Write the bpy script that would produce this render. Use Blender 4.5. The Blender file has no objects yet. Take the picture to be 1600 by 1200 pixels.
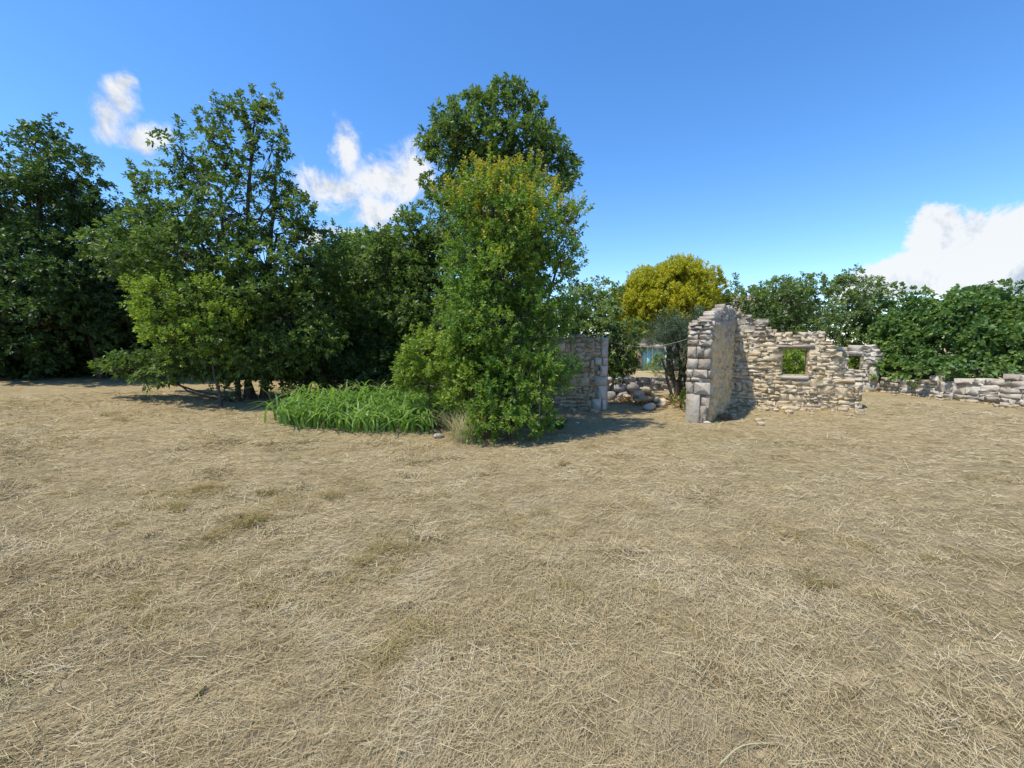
import bpy, math, random
import numpy as np
from mathutils import Matrix, Vector

rng = np.random.default_rng(11)
random.seed(11)
R = math.radians
sc = bpy.context.scene
col = sc.collection

# ------------------------------------------------------------------ camera
PITCH = math.atan(60 / 671.0)
CAMZ = 1.6
cam_d = bpy.data.cameras.new('camera')
cam = bpy.data.objects.new('camera', cam_d)
col.objects.link(cam)
cam.location = (0, 0, CAMZ)
cam.rotation_euler = (R(90) - PITCH, 0, 0)
cam_d.sensor_width = 36.0
cam_d.lens = 36.0 * 671 / 1600
cam_d.clip_start = 0.05
cam_d.clip_end = 3000
sc.camera = cam
sc.render.engine = 'CYCLES'
sc.cycles.use_denoising = True
sc.cycles.max_bounces = 6
sc.cycles.diffuse_bounces = 3
sc.cycles.glossy_bounces = 2
sc.cycles.transmission_bounces = 4
sc.cycles.transparent_max_bounces = 4
sc.cycles.sample_clamp_indirect = 4.0

# ------------------------------------------------------------------ light
SUN_EL, SUN_AZ = R(64), R(-116)          # azimuth clockwise from +Y
sdir = Vector((math.sin(SUN_AZ) * math.cos(SUN_EL), math.cos(SUN_AZ) * math.cos(SUN_EL), math.sin(SUN_EL)))
sun_d = bpy.data.lights.new('sun', 'SUN')
sun_d.energy = 3.6
sun_d.angle = R(0.9)
sun_d.color = (1.0, 0.92, 0.78)
sun = bpy.data.objects.new('sun', sun_d)
col.objects.link(sun)
sun.rotation_euler = sdir.to_track_quat('Z', 'Y').to_euler()

SKY_STRENGTH = 0.145
EXPOSURE = 0.7
sc.view_settings.view_transform = 'Standard'
sc.view_settings.look = 'None'
sc.view_settings.exposure = EXPOSURE
sc.view_settings.gamma = 1.0
sc.view_settings.use_curve_mapping = False


# ------------------------------------------------------------------ node helper
class NT:
    def __init__(self, tree):
        self.t = tree

    def n(self, typ, **kw):
        nd = self.t.nodes.new(typ)
        for k, v in kw.items():
            setattr(nd, k, v)
        return nd

    def put(self, sock, v):
        if isinstance(v, bpy.types.NodeSocket):
            self.t.links.new(v, sock)
        else:
            sock.default_value = v

    def math(self, op, a, b=0.0, c=0.0, clamp=False):
        nd = self.n('ShaderNodeMath', operation=op, use_clamp=clamp)
        for i, v in enumerate((a, b, c)):
            self.put(nd.inputs[i], v)
        return nd.outputs[0]

    def vmath(self, op, a, b=None, out=0):
        nd = self.n('ShaderNodeVectorMath', operation=op)
        self.put(nd.inputs[0], a)
        if b is not None:
            self.put(nd.inputs[1], b)
        return nd.outputs[out]

    def noise(self, vec, scale, detail=3.0, rough=0.55, dist=0.0, out='Fac', dims='3D'):
        nd = self.n('ShaderNodeTexNoise', noise_dimensions=dims)
        if vec is not None:
            self.put(nd.inputs['Vector'], vec)
        nd.inputs['Scale'].default_value = scale
        nd.inputs['Detail'].default_value = detail
        nd.inputs['Roughness'].default_value = rough
        nd.inputs['Distortion'].default_value = dist
        return nd.outputs[out]

    def smooth(self, v, lo, hi, a=0.0, b=1.0):
        nd = self.n('ShaderNodeMapRange', interpolation_type='SMOOTHSTEP')
        self.put(nd.inputs[0], v)
        for i, x in enumerate((lo, hi, a, b)):
            nd.inputs[i + 1].default_value = x
        return nd.outputs[0]

    def mix(self, f, a, b, blend='MIX'):
        nd = self.n('ShaderNodeMix', data_type='RGBA', blend_type=blend)
        self.put(nd.inputs[0], f)
        for i, v in ((6, a), (7, b)):
            if not isinstance(v, bpy.types.NodeSocket):
                v = (*v[:3], 1.0)
            self.put(nd.inputs[i], v)
        return nd.outputs[2]

    def ramp(self, f, stops, interp='LINEAR'):
        nd = self.n('ShaderNodeValToRGB')
        self.put(nd.inputs[0], f)
        cr = nd.color_ramp
        cr.interpolation = interp
        while len(cr.elements) < len(stops):
            cr.elements.new(0.5)
        for e, (p, c) in zip(cr.elements, stops):
            e.position = p
            e.color = (*c, 1.0)
        return nd.outputs[0]

    def bump(self, h, strength=0.5, dist=0.02):
        nd = self.n('ShaderNodeBump')
        nd.inputs['Strength'].default_value = strength
        nd.inputs['Distance'].default_value = dist
        self.put(nd.inputs['Height'], h)
        return nd.outputs[0]


# ------------------------------------------------------------------ sky with clouds
def pix_dir(px, py):
    f = 671.0
    v = np.array([px - 800.0, f * math.cos(PITCH) + (600 - py) * math.sin(PITCH),
                  -f * math.sin(PITCH) + (600 - py) * math.cos(PITCH)])
    return v / np.linalg.norm(v)


def az_el(px, py):
    d = pix_dir(px, py)
    return math.atan2(d[0], d[1]), math.asin(d[2])


world = bpy.data.worlds.new('World')
sc.world = world
world.use_nodes = True
W = NT(world.node_tree)
world.node_tree.nodes.clear()
sky = W.n('ShaderNodeTexSky', sky_type='NISHITA')
sky.sun_disc = False
sky.sun_elevation = SUN_EL
sky.sun_rotation = SUN_AZ
sky.altitude = 200
sky.air_density = 1.0
sky.dust_density = 0.05
sky.ozone_density = 2.6
hs = W.n('ShaderNodeHueSaturation')
hs.inputs['Saturation'].default_value = 1.24
W.put(hs.inputs['Color'], sky.outputs[0])
gm = W.n('ShaderNodeMix', data_type='RGBA', blend_type='MULTIPLY')
gm.inputs[0].default_value = 1.0
W.put(gm.inputs[6], hs.outputs[0])
gm.inputs[7].default_value = (0.95, 0.985, 1.07, 1)
tc = W.n('ShaderNodeTexCoord')
D = tc.outputs['Generated']
sp = W.n('ShaderNodeSeparateXYZ')
W.put(sp.inputs[0], D)
PER = 2 * math.pi / 3
az = W.math('ARCTAN2', sp.outputs[0], sp.outputs[1])
# the cloud field repeats three times round the whole horizon
azw = W.math('WRAP', az, PER / 2, -PER / 2)
el = W.math('ARCSINE', sp.outputs[2])
cv = W.n('ShaderNodeCombineXYZ')
W.put(cv.inputs[0], azw)
W.put(cv.inputs[1], el)
warp = W.noise(D, 7.0, 5.0, 0.6, 0.0, 'Color')
warp = W.vmath('SUBTRACT', warp, (0.5, 0.5, 0.5))
wsc = W.vmath('MULTIPLY', warp, (0.11, 0.11, 0.0))
P = W.vmath('ADD', cv.outputs[0], wsc)
# (px, py, rx, ry) of the cloud lobes as angles
lobes = [(180, 150, 38, 34), (220, 208, 44, 28), (165, 178, 34, 38), (190, 128, 22, 26),
         (540, 235, 24, 48), (600, 285, 62, 42), (530, 295, 65, 32), (640, 275, 44, 52), (585, 335, 40, 42), (560, 370, 40, 14), (500, 360, 40, 14),
         (1485, 385, 82, 62), (1550, 400, 100, 86), (1620, 405, 110, 92), (1440, 420, 66, 36), (1385, 432, 58, 34), (1560, 460, 130, 40), (1350, 455, 40, 30)]
dens = None
for (px, py, rx, ry) in lobes:
    a0, e0 = az_el(px, py)
    a1, _ = az_el(px + rx, py)
    _, e1 = az_el(px, py - ry)
    dv = W.vmath('SUBTRACT', P, (a0, e0, 0))
    dv = W.vmath('MULTIPLY', dv, (1 / max(1e-3, abs(a1 - a0)), 1 / max(1e-3, abs(e1 - e0)), 0))
    ln = W.vmath('LENGTH', dv, None, 1)
    v = W.math('SUBTRACT', 1.0, ln)
    dens = v if dens is None else W.math('SMOOTH_MAX', dens, v, 0.25)
fb = W.noise(D, 11.0, 9.0, 0.66, 0.5)
fb2 = W.noise(W.vmath('ADD', D, (-0.03, 0.0, 0.045)), 11.0, 6.0, 0.66, 0.5)
rightc = W.smooth(azw, 0.40, 0.62)          # the thick cumulus: crisper, with a grey underside
d2 = W.math('ADD', dens, W.math('MULTIPLY', W.math('SUBTRACT', fb, 0.5), W.math('SUBTRACT', 3.0, W.math('MULTIPLY', rightc, 1.3))))
alpha = W.smooth(W.math('MULTIPLY', d2, W.math('ADD', 0.85, W.math('MULTIPLY', rightc, 1.9))), -0.2, 0.6)
under = W.smooth(el, 0.03, 0.17)
lit = W.math('ADD', 0.78, W.math('MULTIPLY', W.math('SUBTRACT', fb, fb2), 3.8))
lit = W.math('ADD', lit, W.math('MULTIPLY', W.math('SUBTRACT', under, 0.45), W.math('MULTIPLY', rightc, 0.9)), clamp=True)
ccol = W.mix(lit, (0.46, 0.54, 0.66), (0.92, 0.94, 0.96))
cb = W.vmath('MULTIPLY', ccol, (1.0 / SKY_STRENGTH / 2 ** EXPOSURE,) * 3)
skyc = W.mix(W.math('MULTIPLY', alpha, 0.96), gm.outputs[2], cb)
bg = W.n('ShaderNodeBackground')
W.put(bg.inputs['Color'], skyc)
bg.inputs['Strength'].default_value = SKY_STRENGTH
out = W.n('ShaderNodeOutputWorld')
W.put(out.inputs['Surface'], bg.outputs[0])


# ------------------------------------------------------------------ layout helpers
def at(px, py, Y):
    """point in the world seen at that place of the view, Y metres ahead"""
    d = pix_dir(px, py)
    return np.array([0, 0, CAMZ]) + d * (Y / d[1])


def sstep(a, b, x):
    t = np.clip((np.asarray(x, float) - a) / (b - a), 0, 1)
    return t * t * (3 - 2 * t)


def gz(x, y):
    x = np.asarray(x, float)
    y = np.asarray(y, float)
    z = 0.058 * np.maximum(0, np.sqrt((np.maximum(0, -x - 1.5)) ** 2 + 0.3) - 0.55) * sstep(4, 11, y)
    z = z + 0.20 * np.exp(-(((x - 9.2) / 1.9) ** 2 + ((y - 10.6) / 2.0) ** 2))
    z = z + 0.016 * np.sin(x * 1.3 + 0.4 * y) * np.sin(y * 1.1 - 0.5) + 0.010 * np.sin(x * 3.1 - y * 2.3 + 1)
    return z


def ground_at(px, py):
    d = pix_dir(px, py)
    o = np.array([0, 0, CAMZ])
    t = 0.5
    while t < 80:
        p = o + d * t
        if p[2] <= gz(p[0], p[1]):
            break
        t += 0.01
    p = o + d * t
    return np.array([p[0], p[1], float(gz(p[0], p[1]))])


def tag(o, label=None, cat=None, group=None, kind=None):
    for k, v in (('label', label), ('category', cat), ('group', group), ('kind', kind)):
        if v:
            o[k] = v
    return o


def empty(name, loc, label, cat, group=None):
    o = bpy.data.objects.new(name, None)
    o.empty_display_size = 0.1
    o.location = [float(c) for c in loc]
    col.objects.link(o)
    return tag(o, label, cat, group)


def mesh_np(name, verts, faces, mat, smooth=False):
    """faces: (N,k) array, k uniform"""
    verts = np.ascontiguousarray(verts, np.float32)
    faces = np.ascontiguousarray(faces, np.int32)
    me = bpy.data.meshes.new(name)
    n, k = faces.shape
    me.vertices.add(len(verts))
    me.vertices.foreach_set('co', verts.ravel())
    me.loops.add(n * k)
    me.loops.foreach_set('vertex_index', faces.ravel())
    me.polygons.add(n)
    me.polygons.foreach_set('loop_start', np.arange(0, n * k, k, dtype=np.int32))
    me.polygons.foreach_set('loop_total', np.full(n, k, np.int32))
    if smooth:
        me.polygons.foreach_set('use_smooth', np.ones(n, bool))
    me.update(calc_edges=True)
    me.validate()
    if mat:
        me.materials.append(mat)
    return me


def obj(name, me, parent=None, world_space=True):
    o = bpy.data.objects.new(name, me)
    col.objects.link(o)
    if parent is not None:
        o.parent = parent
        if world_space:
            o.matrix_parent_inverse = wmat(parent).inverted()
    return o


def wmat(o):
    m_ = Matrix.LocRotScale(o.location, o.rotation_euler, o.scale)
    return m_ if o.parent is None else wmat(o.parent) @ o.matrix_parent_inverse @ m_


def unit(v):
    return v / np.maximum(1e-9, np.linalg.norm(v, axis=-1, keepdims=True))


# ------------------------------------------------------------------ materials
def new_mat(name):
    m = bpy.data.materials.new(name)
    m.use_nodes = True
    m.node_tree.nodes.clear()
    return m, NT(m.node_tree)


def finish(N, color, rough=0.9, bump=None, spec=0.2, trans=0.0, trans_col=None):
    p = N.n('ShaderNodeBsdfPrincipled')
    N.put(p.inputs['Base Color'], color if isinstance(color, bpy.types.NodeSocket) else (*color, 1))
    N.put(p.inputs['Roughness'], rough)
    p.inputs['Specular IOR Level'].default_value = spec
    if bump is not None:
        N.put(p.inputs['Normal'], bump)
    o = N.n('ShaderNodeOutputMaterial')
    sh = p.outputs[0]
    if trans > 0:
        t = N.n('ShaderNodeBsdfTranslucent')
        N.put(t.inputs['Color'], trans_col if trans_col is not None else color)
        mx = N.n('ShaderNodeMixShader')
        mx.inputs[0].default_value = trans
        N.t.links.new(sh, mx.inputs[1])
        N.t.links.new(t.outputs[0], mx.inputs[2])
        sh = mx.outputs[0]
    N.t.links.new(sh, o.inputs['Surface'])


def leaf_mat(name, cols, trans=0.36, rough=0.45, spec=0.35, patch=1.3, gain=1.3):
    """cols: dark, mid, light colours picked leaf by leaf and drifting in patches"""
    m, N = new_mat(name)
    g = N.n('ShaderNodeNewGeometry')
    rnd = g.outputs['Random Per Island']
    ns = N.noise(g.outputs['Position'], patch, 2.0, 0.5)
    f = N.math('ADD', N.math('MULTIPLY', rnd, 0.55), N.math('MULTIPLY', N.math('SUBTRACT', ns, 0.28), 0.95))
    cols = [tuple(min(1, c * gain) for c in k) for k in cols]
    c = N.ramp(f, [(0.08, cols[0]), (0.5, cols[1]), (0.92, cols[2])])
    tcol = N.mix(1.0, c, (1.5, 1.6, 0.7), 'MULTIPLY')
    finish(N, c, rough, None, spec, trans, tcol)
    return m


M = {}
M['oak'] = leaf_mat('oak_leaf', [(0.034, 0.062, 0.020), (0.068, 0.112, 0.028), (0.125, 0.165, 0.048)], gain=1.45)
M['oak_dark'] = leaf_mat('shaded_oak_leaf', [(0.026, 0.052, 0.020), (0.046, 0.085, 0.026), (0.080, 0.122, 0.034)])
M['young'] = leaf_mat('young_leaf', [(0.080, 0.130, 0.022), (0.140, 0.205, 0.030), (0.220, 0.270, 0.045)], gain=1.4)
M['plum'] = leaf_mat('plum_leaf', [(0.042, 0.092, 0.020), (0.085, 0.150, 0.026), (0.175, 0.215, 0.032)], patch=1.8, gain=1.55)
M['tip'] = leaf_mat('yellow_tip_leaf', [(0.150, 0.180, 0.020), (0.260, 0.250, 0.030), (0.330, 0.220, 0.045)], patch=2.2)
M['gold'] = leaf_mat('golden_leaf', [(0.140, 0.160, 0.014), (0.320, 0.305, 0.024), (0.460, 0.415, 0.045)], patch=2.2)
M['olive'] = leaf_mat('olive_leaf', [(0.035, 0.070, 0.035), (0.065, 0.105, 0.060), (0.120, 0.150, 0.100)], trans=0.15)
M['broad'] = leaf_mat('broad_leaf', [(0.034, 0.070, 0.024), (0.068, 0.120, 0.036), (0.140, 0.180, 0.045)], patch=1.2, spec=0.4, gain=1.75)
M['mixed'] = leaf_mat('mixed_leaf', [(0.040, 0.070, 0.024), (0.075, 0.112, 0.036), (0.135, 0.150, 0.065)], patch=1.0, gain=2.0)
M['iris'] = leaf_mat('iris_blade', [(0.060, 0.122, 0.028), (0.110, 0.190, 0.042), (0.20, 0.275, 0.080)], patch=1.5, spec=0.4, gain=1.6)
M['drygrass'] = leaf_mat('dry_grass_blade', [(0.24, 0.23, 0.13), (0.36, 0.33, 0.20), (0.50, 0.45, 0.31)], trans=0.2, spec=0.1, rough=0.8)
M['rustweed'] = leaf_mat('rusty_weed_stem', [(0.10, 0.055, 0.03), (0.17, 0.09, 0.055), (0.24, 0.15, 0.09)], trans=0.1, spec=0.1, rough=0.8)
M['greengrass'] = leaf_mat('thin_green_grass', [(0.12, 0.10, 0.035), (0.20, 0.16, 0.062), (0.32, 0.255, 0.115)], trans=0.2, spec=0.1, rough=0.8)
M['deadleaf'] = leaf_mat('fallen_leaf', [(0.13, 0.07, 0.035), (0.26, 0.15, 0.08), (0.40, 0.27, 0.15)], trans=0.1, spec=0.1, rough=0.8)

m, N = new_mat('bark')
g = N.n('ShaderNodeNewGeometry')
n1 = N.noise(N.vmath('MULTIPLY', g.outputs['Position'], (1, 1, 0.25)), 30, 4, 0.6)
finish(N, N.ramp(n1, [(0.3, (0.045, 0.036, 0.028)), (0.55, (0.10, 0.085, 0.068)), (0.75, (0.19, 0.17, 0.14))]), 0.95, N.bump(n1, 0.7, 0.02), 0.1)
M['bark'] = m


def stone_mat(name, tones, grey_top=None, warm=None):
    """limestone: per-stone tone, blotches, lichen growing with height from grey_top=(z0,z1)"""
    m, N = new_mat(name)
    g = N.n('ShaderNodeNewGeometry')
    oi = N.n('ShaderNodeObjectInfo')
    pos = g.outputs['Position']
    n1 = N.noise(pos, 3.2, 4, 0.6)
    f = N.math('ADD', N.math('MULTIPLY', oi.outputs['Random'], 0.5), N.math('MULTIPLY', n1, 0.55))
    c = N.ramp(f, [(0.15, tones[0]), (0.5, tones[1]), (0.85, tones[2])])
    n2 = N.noise(pos, 28, 5, 0.68)
    c = N.mix(N.smooth(n2, 0.50, 0.68, 0, 0.35), c, (0.60, 0.56, 0.49))
    if grey_top:
        s = N.n('ShaderNodeSeparateXYZ')
        N.put(s.inputs[0], pos)
        n4 = N.noise(pos, 1.3, 4, 0.6)
        h = N.math('ADD', s.outputs[2], N.math('MULTIPLY', N.math('SUBTRACT', n4, 0.5), 2.6))
        lich = N.smooth(h, grey_top[0], grey_top[1], 0, 0.85)
        n5 = N.noise(pos, 18, 4, 0.7)
        gc = N.ramp(n5, [(0.3, (0.17, 0.15, 0.13)), (0.5, (0.34, 0.31, 0.27)), (0.68, (0.50, 0.465, 0.41))])
        c = N.mix(lich, c, gc)
    n3 = N.noise(pos, 9, 3, 0.7)
    c = N.mix(N.smooth(n3, 0.58, 0.74, 0, 0.55), c, (0.17, 0.145, 0.12))
    hgt = N.math('ADD', N.math('MULTIPLY', n2, 0.5), N.math('MULTIPLY', N.noise(pos, 12, 4, 0.6), 1.0))
    finish(N, c, 0.95, N.bump(hgt, 0.65, 0.03), 0.12)
    return m


M['stone_gable'] = stone_mat('limestone_ochre', [(0.38, 0.29, 0.17), (0.49, 0.405, 0.27), (0.57, 0.50, 0.38)], (1.3, 2.6))
M['stone_grey'] = stone_mat('limestone_grey', [(0.22, 0.185, 0.145), (0.35, 0.305, 0.25), (0.47, 0.425, 0.36)])
M['stone_dress'] = stone_mat('limestone_dressed', [(0.33, 0.295, 0.25), (0.42, 0.38, 0.325), (0.50, 0.46, 0.40)])
M['stone_left'] = stone_mat('limestone_rubble', [(0.34, 0.255, 0.155), (0.46, 0.375, 0.25), (0.56, 0.50, 0.39)], (1.3, 2.6))
M['stone_white'] = stone_mat('limestone_pale', [(0.34, 0.305, 0.25), (0.44, 0.40, 0.335), (0.54, 0.50, 0.43)])
M['stone_pier'] = stone_mat('limestone_jamb', [(0.44, 0.40, 0.335), (0.55, 0.505, 0.43), (0.63, 0.585, 0.51)])
M['stone_yard'] = stone_mat('limestone_boulder', [(0.20, 0.19, 0.17), (0.30, 0.285, 0.26), (0.42, 0.40, 0.36)])

m, N = new_mat('earth_mortar')
g = N.n('ShaderNodeNewGeometry')
n1 = N.noise(g.outputs['Position'], 22, 4, 0.65)
finish(N, N.ramp(n1, [(0.3, (0.16, 0.12, 0.075)), (0.5, (0.31, 0.25, 0.165)), (0.7, (0.43, 0.36, 0.25))]), 0.98, N.bump(n1, 1.0, 0.03), 0.05)
M['mortar'] = m

m, N = new_mat('crumbling_plaster')
g = N.n('ShaderNodeNewGeometry')
pos = g.outputs['Position']
n1 = N.noise(pos, 9, 5, 0.65)
n2 = N.noise(pos, 1.2, 3, 0.6)
s = N.n('ShaderNodeSeparateXYZ')
N.put(s.inputs[0], pos)
c = N.ramp(n1, [(0.3, (0.34, 0.235, 0.115)), (0.5, (0.58, 0.43, 0.24)), (0.72, (0.68, 0.54, 0.34))])
hh = N.math('ADD', s.outputs[2], N.math('MULTIPLY', N.math('SUBTRACT', n2, 0.5), 1.4))
c = N.mix(N.smooth(hh, 1.5, 2.3, 0, 0.8), c, N.ramp(n1, [(0.3, (0.16, 0.145, 0.13)), (0.7, (0.36, 0.335, 0.31))]))
finish(N, c, 0.97, N.bump(n1, 1.0, 0.05), 0.08)
M['plaster'] = m

m, N = new_mat('house_render')
g = N.n('ShaderNodeNewGeometry')
n1 = N.noise(g.outputs['Position'], 2.2, 5, 0.65)
finish(N, N.ramp(n1, [(0.3, (0.24, 0.175, 0.115)), (0.5, (0.36, 0.28, 0.20)), (0.72, (0.47, 0.40, 0.31))]), 0.95, N.bump(n1, 0.6, 0.05), 0.1)
M['render'] = m


def plain(name, c, rough=0.8, var=0.25, scale=8, spec=0.2, bumpd=0.01):
    m, N = new_mat(name)
    g = N.n('ShaderNodeNewGeometry')
    n1 = N.noise(g.outputs['Position'], scale, 4, 0.6)
    a = tuple(k * (1 - var) for k in c)
    b = tuple(min(1, k * (1 + var)) for k in c)
    finish(N, N.ramp(n1, [(0.3, a), (0.7, b)]), rough, N.bump(n1, 0.4, bumpd), spec)
    return m


M['white'] = plain('limewash', (0.72, 0.70, 0.66), 0.9, 0.08)
M['teal'] = plain('teal_paint', (0.34, 0.64, 0.62), 0.6, 0.12, 4)
M['roof'] = plain('roof_tile', (0.30, 0.24, 0.19), 0.9, 0.3, 5)
M['wire'] = plain('galvanised_wire', (0.35, 0.34, 0.32), 0.6, 0.1)
M['iron'] = plain('dark_wood_lintel', (0.06, 0.045, 0.035), 0.8, 0.3)
M['soil'] = plain('shaded_soil', (0.13, 0.105, 0.075), 1.0, 0.35, 6, 0.05, 0.03)

# ground: mown hay
m, N = new_mat('mown_hay_ground')
g = N.n('ShaderNodeNewGeometry')
pos = g.outputs['Position']
big = N.noise(pos, 0.42, 4, 0.6, 0.6)
mid = N.noise(pos, 1.9, 4, 0.62, 0.8)
fine = N.noise(N.vmath('MULTIPLY', N.vmath('ADD', pos, N.vmath('MULTIPLY', N.noise(pos, 2.5, 2, 0.5, 0, 'Color'), (0.5, 0.5, 0))), (1, 2.2, 1)), 34, 6, 0.75, 0.8)
c = N.ramp(fine, [(0.30, (0.25, 0.18, 0.085)), (0.43, (0.38, 0.295, 0.155)), (0.56, (0.47, 0.375, 0.21)), (0.74, (0.58, 0.49, 0.30))])
c = N.mix(N.smooth(mid, 0.50, 0.66, 0, 0.45), c, N.mix(0.5, c, (0.36, 0.33, 0.25)))
c = N.mix(N.smooth(mid, 0.48, 0.34, 0, 0.75), c, N.mix(0.6, c, (0.20, 0.145, 0.060)))
c = N.mix(N.smooth(big, 0.52, 0.66, 0, 0.5), c, N.mix(0.55, c, (0.21, 0.20, 0.075)))
finish(N, c, 0.97, N.bump(N.math('ADD', fine, N.math('MULTIPLY', mid, 1.5)), 0.9, 0.05), 0.05)
M['hay_ground'] = m

m, N = new_mat('hay_straw')
g = N.n('ShaderNodeNewGeometry')
big = N.noise(g.outputs['Position'], 1.1, 4, 0.62, 0.9)
f = N.math('ADD', N.math('MULTIPLY', g.outputs['Random Per Island'], 0.62), N.math('MULTIPLY', N.math('SUBTRACT', big, 0.30), 1.35))
c = N.ramp(f, [(0.05, (0.21, 0.15, 0.068)), (0.30, (0.33, 0.255, 0.13)), (0.6, (0.42, 0.335, 0.185)), (0.85, (0.48, 0.405, 0.245)), (1.0, (0.55, 0.48, 0.33))])
gr = N.noise(g.outputs['Position'], 0.5, 3, 0.6, 0.4)
c = N.mix(N.smooth(gr, 0.56, 0.68, 0, 0.55), c, N.mix(0.5, c, (0.22, 0.23, 0.07)))
finish(N, c, 0.75, None, 0.2)
M['straw'] = m

# ------------------------------------------------------------------ ground sheet
rad = np.concatenate([[0.0], np.geomspace(0.35, 40, 190), np.geomspace(46, 1500, 24)])
nth = 260
th = np.linspace(0, 2 * np.pi, nth, endpoint=False)
RR, TT = np.meshgrid(rad[1:], th, indexing='ij')
gx, gy = RR * np.sin(TT), RR * np.cos(TT)
fade = 1 / (1 + (RR / 60) ** 2)
tuft = (np.sin(gx * 9.1 + 2 * np.sin(gy * 4.3)) * np.sin(gy * 8.3 + 1.7 * np.sin(gx * 5.1)) * 0.012
        + np.sin(gx * 21 + 3 * np.sin(gy * 7)) * np.sin(gy * 19 + 2) * 0.005)
gzz = gz(gx, gy) * fade + tuft * (RR < 30)
V = np.concatenate([[[0, 0, float(gz(0, 0))]], np.stack([gx, gy, gzz], -1).reshape(-1, 3)])
nr = len(rad) - 1
i, j = np.meshgrid(np.arange(nr - 1), np.arange(nth), indexing='ij')
a = 1 + i * nth + j
b = 1 + i * nth + (j + 1) % nth
F = np.stack([a, b, b + nth, a + nth], -1).reshape(-1, 4)[:, ::-1]
ct = np.stack([np.zeros(nth, int), np.zeros(nth, int), 1 + (np.arange(nth) + 1) % nth, 1 + np.arange(nth)], -1)
me = mesh_np('ground', V, F, M['hay_ground'], True)
ground = tag(obj('ground', me), 'wide mown field of dry straw coloured hay', None, None, 'structure')

# ------------------------------------------------------------------ hay straws
def merge(parts):
    vs, fs, o = [], [], 0
    for v, f in parts:
        vs.append(v)
        fs.append(f + o)
        o += len(v)
    return np.concatenate(vs), np.concatenate(fs)


def straw_field(n, seed, bent=False, longer=1.0):
    r = np.random.default_rng(seed)
    dist = np.exp(r.uniform(np.log(0.9), np.log(15), n))
    ang = r.uniform(R(-66), R(66), n)
    x = dist * np.sin(ang)
    y = dist * np.cos(ang) - 0.6
    # keep clear of the planted and built places
    clump = np.sin(x * 2.1 + 1.3 * np.sin(y * 1.7)) * np.sin(y * 2.6 + x * 0.7) + r.normal(0, 0.8, n)
    keep = clump > -1.3
    x, y, dist = x[keep], y[keep], dist[keep]
    n = len(x)
    flow = 0.8 * np.sin(x * 0.45 + y * 0.3) + 0.5 * np.sin(y * 0.9 - x * 0.3)
    a = flow + r.normal(0, 0.9, n)
    L = np.clip(r.lognormal(np.log(0.046), 0.6, n), 0.015, 0.36)
    Wd = r.uniform(0.0008, 0.0021, n) * (1 + 0.42 * np.maximum(0, dist - 2.2))
    L *= (1 + 0.05 * np.maximum(0, dist - 3)) * longer
    tilt = r.normal(0.0, 0.17, n) + 0.06
    d = np.stack([np.cos(a) * np.cos(tilt), np.sin(a) * np.cos(tilt), np.sin(tilt)], -1)
    up = np.stack([r.normal(0, .5, n), r.normal(0, .5, n), np.ones(n)], -1)
    s = unit(np.cross(d, up))
    z = gz(x, y) + (np.sin(x * 9.1 + 2 * np.sin(y * 4.3)) * np.sin(y * 8.3 + 1.7 * np.sin(x * 5.1)) * 0.012) + 0.004 + r.exponential(0.010, n)
    c = np.stack([x, y, z], -1)
    bend = np.cross(s, d) * (r.normal(0, 0.03, n) * L)[:, None] + s * (r.normal(0, 0.045, n) * L)[:, None]
    p0, p1, p2 = c - d * L[:, None] / 2, c + bend, c + d * L[:, None] / 2
    w = s * Wd[:, None] / 2
    if bent:
        V = np.stack([p0 - w, p0 + w, p1 - w, p1 + w, p2 - w * .6, p2 + w * .6], 1).reshape(-1, 3)
        k = np.arange(n)[:, None] * 6
        F = np.concatenate([k + np.array([[0, 1, 3, 2]]), k + np.array([[2, 3, 5, 4]])], 0)
    else:
        V = np.stack([p0 - w, p0 + w, p2 + w * .6, p2 - w * .6], 1).reshape(-1, 3)
        F = np.arange(n)[:, None] * 4 + np.array([[0, 1, 2, 3]])
    return V, F


V, F = merge([straw_field(270000, 5), straw_field(40000, 6, True), straw_field(2200, 7, True, 3.0)])
hc = random.Random(17)
cl = [(V, F)]
for q in range(110):
    p = ground_at(min(1590, max(5, hc.gauss(420, 380))), 690 + 380 * hc.random() ** 1.5)
    m_ = hc.randint(90, 260)
    rq = np.random.default_rng(900 + q)
    sp_ = hc.uniform(.08, .30)
    x, y = p[0] + rq.normal(0, sp_, m_), p[1] + rq.normal(0, sp_ * .6, m_)
    rr_ = ((x - p[0]) ** 2 + (y - p[1]) ** 2) / (sp_ ** 2)
    z = gz(x, y) + .01 + hc.uniform(.02, .055) * np.exp(-rr_) * rq.uniform(.2, 1.2, m_)
    a0 = hc.uniform(0, 3.1)
    a = a0 + rq.normal(0, .7, m_)
    ti = rq.normal(0, .35, m_)
    d = np.stack([np.cos(a) * np.cos(ti), np.sin(a) * np.cos(ti), np.sin(ti)], -1)
    sd = unit(np.cross(d, rq.normal(0, .5, (m_, 3)) + np.array([0, 0, 1])))
    Lq = np.clip(rq.lognormal(np.log(.09), .45, m_), .03, .35)[:, None]
    wq = (rq.uniform(.0012, .003, m_) * (1 + .42 * max(0, p[1] - 2.2)))[:, None] * sd / 2
    c = np.stack([x, y, z], -1)
    cl.append((np.stack([c - d * Lq / 2 - wq, c - d * Lq / 2 + wq, c + d * Lq / 2 + wq * .6, c + d * Lq / 2 - wq * .6], 1).reshape(-1, 3), np.arange(m_)[:, None] * 4 + np.array([[0, 1, 2, 3]])))
V, F = merge(cl)
tag(obj('cut_hay', mesh_np('cut_hay', V, F, M['straw'])), 'loose cut hay stalks strewn over the field', 'hay', None, 'stuff')


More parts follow.
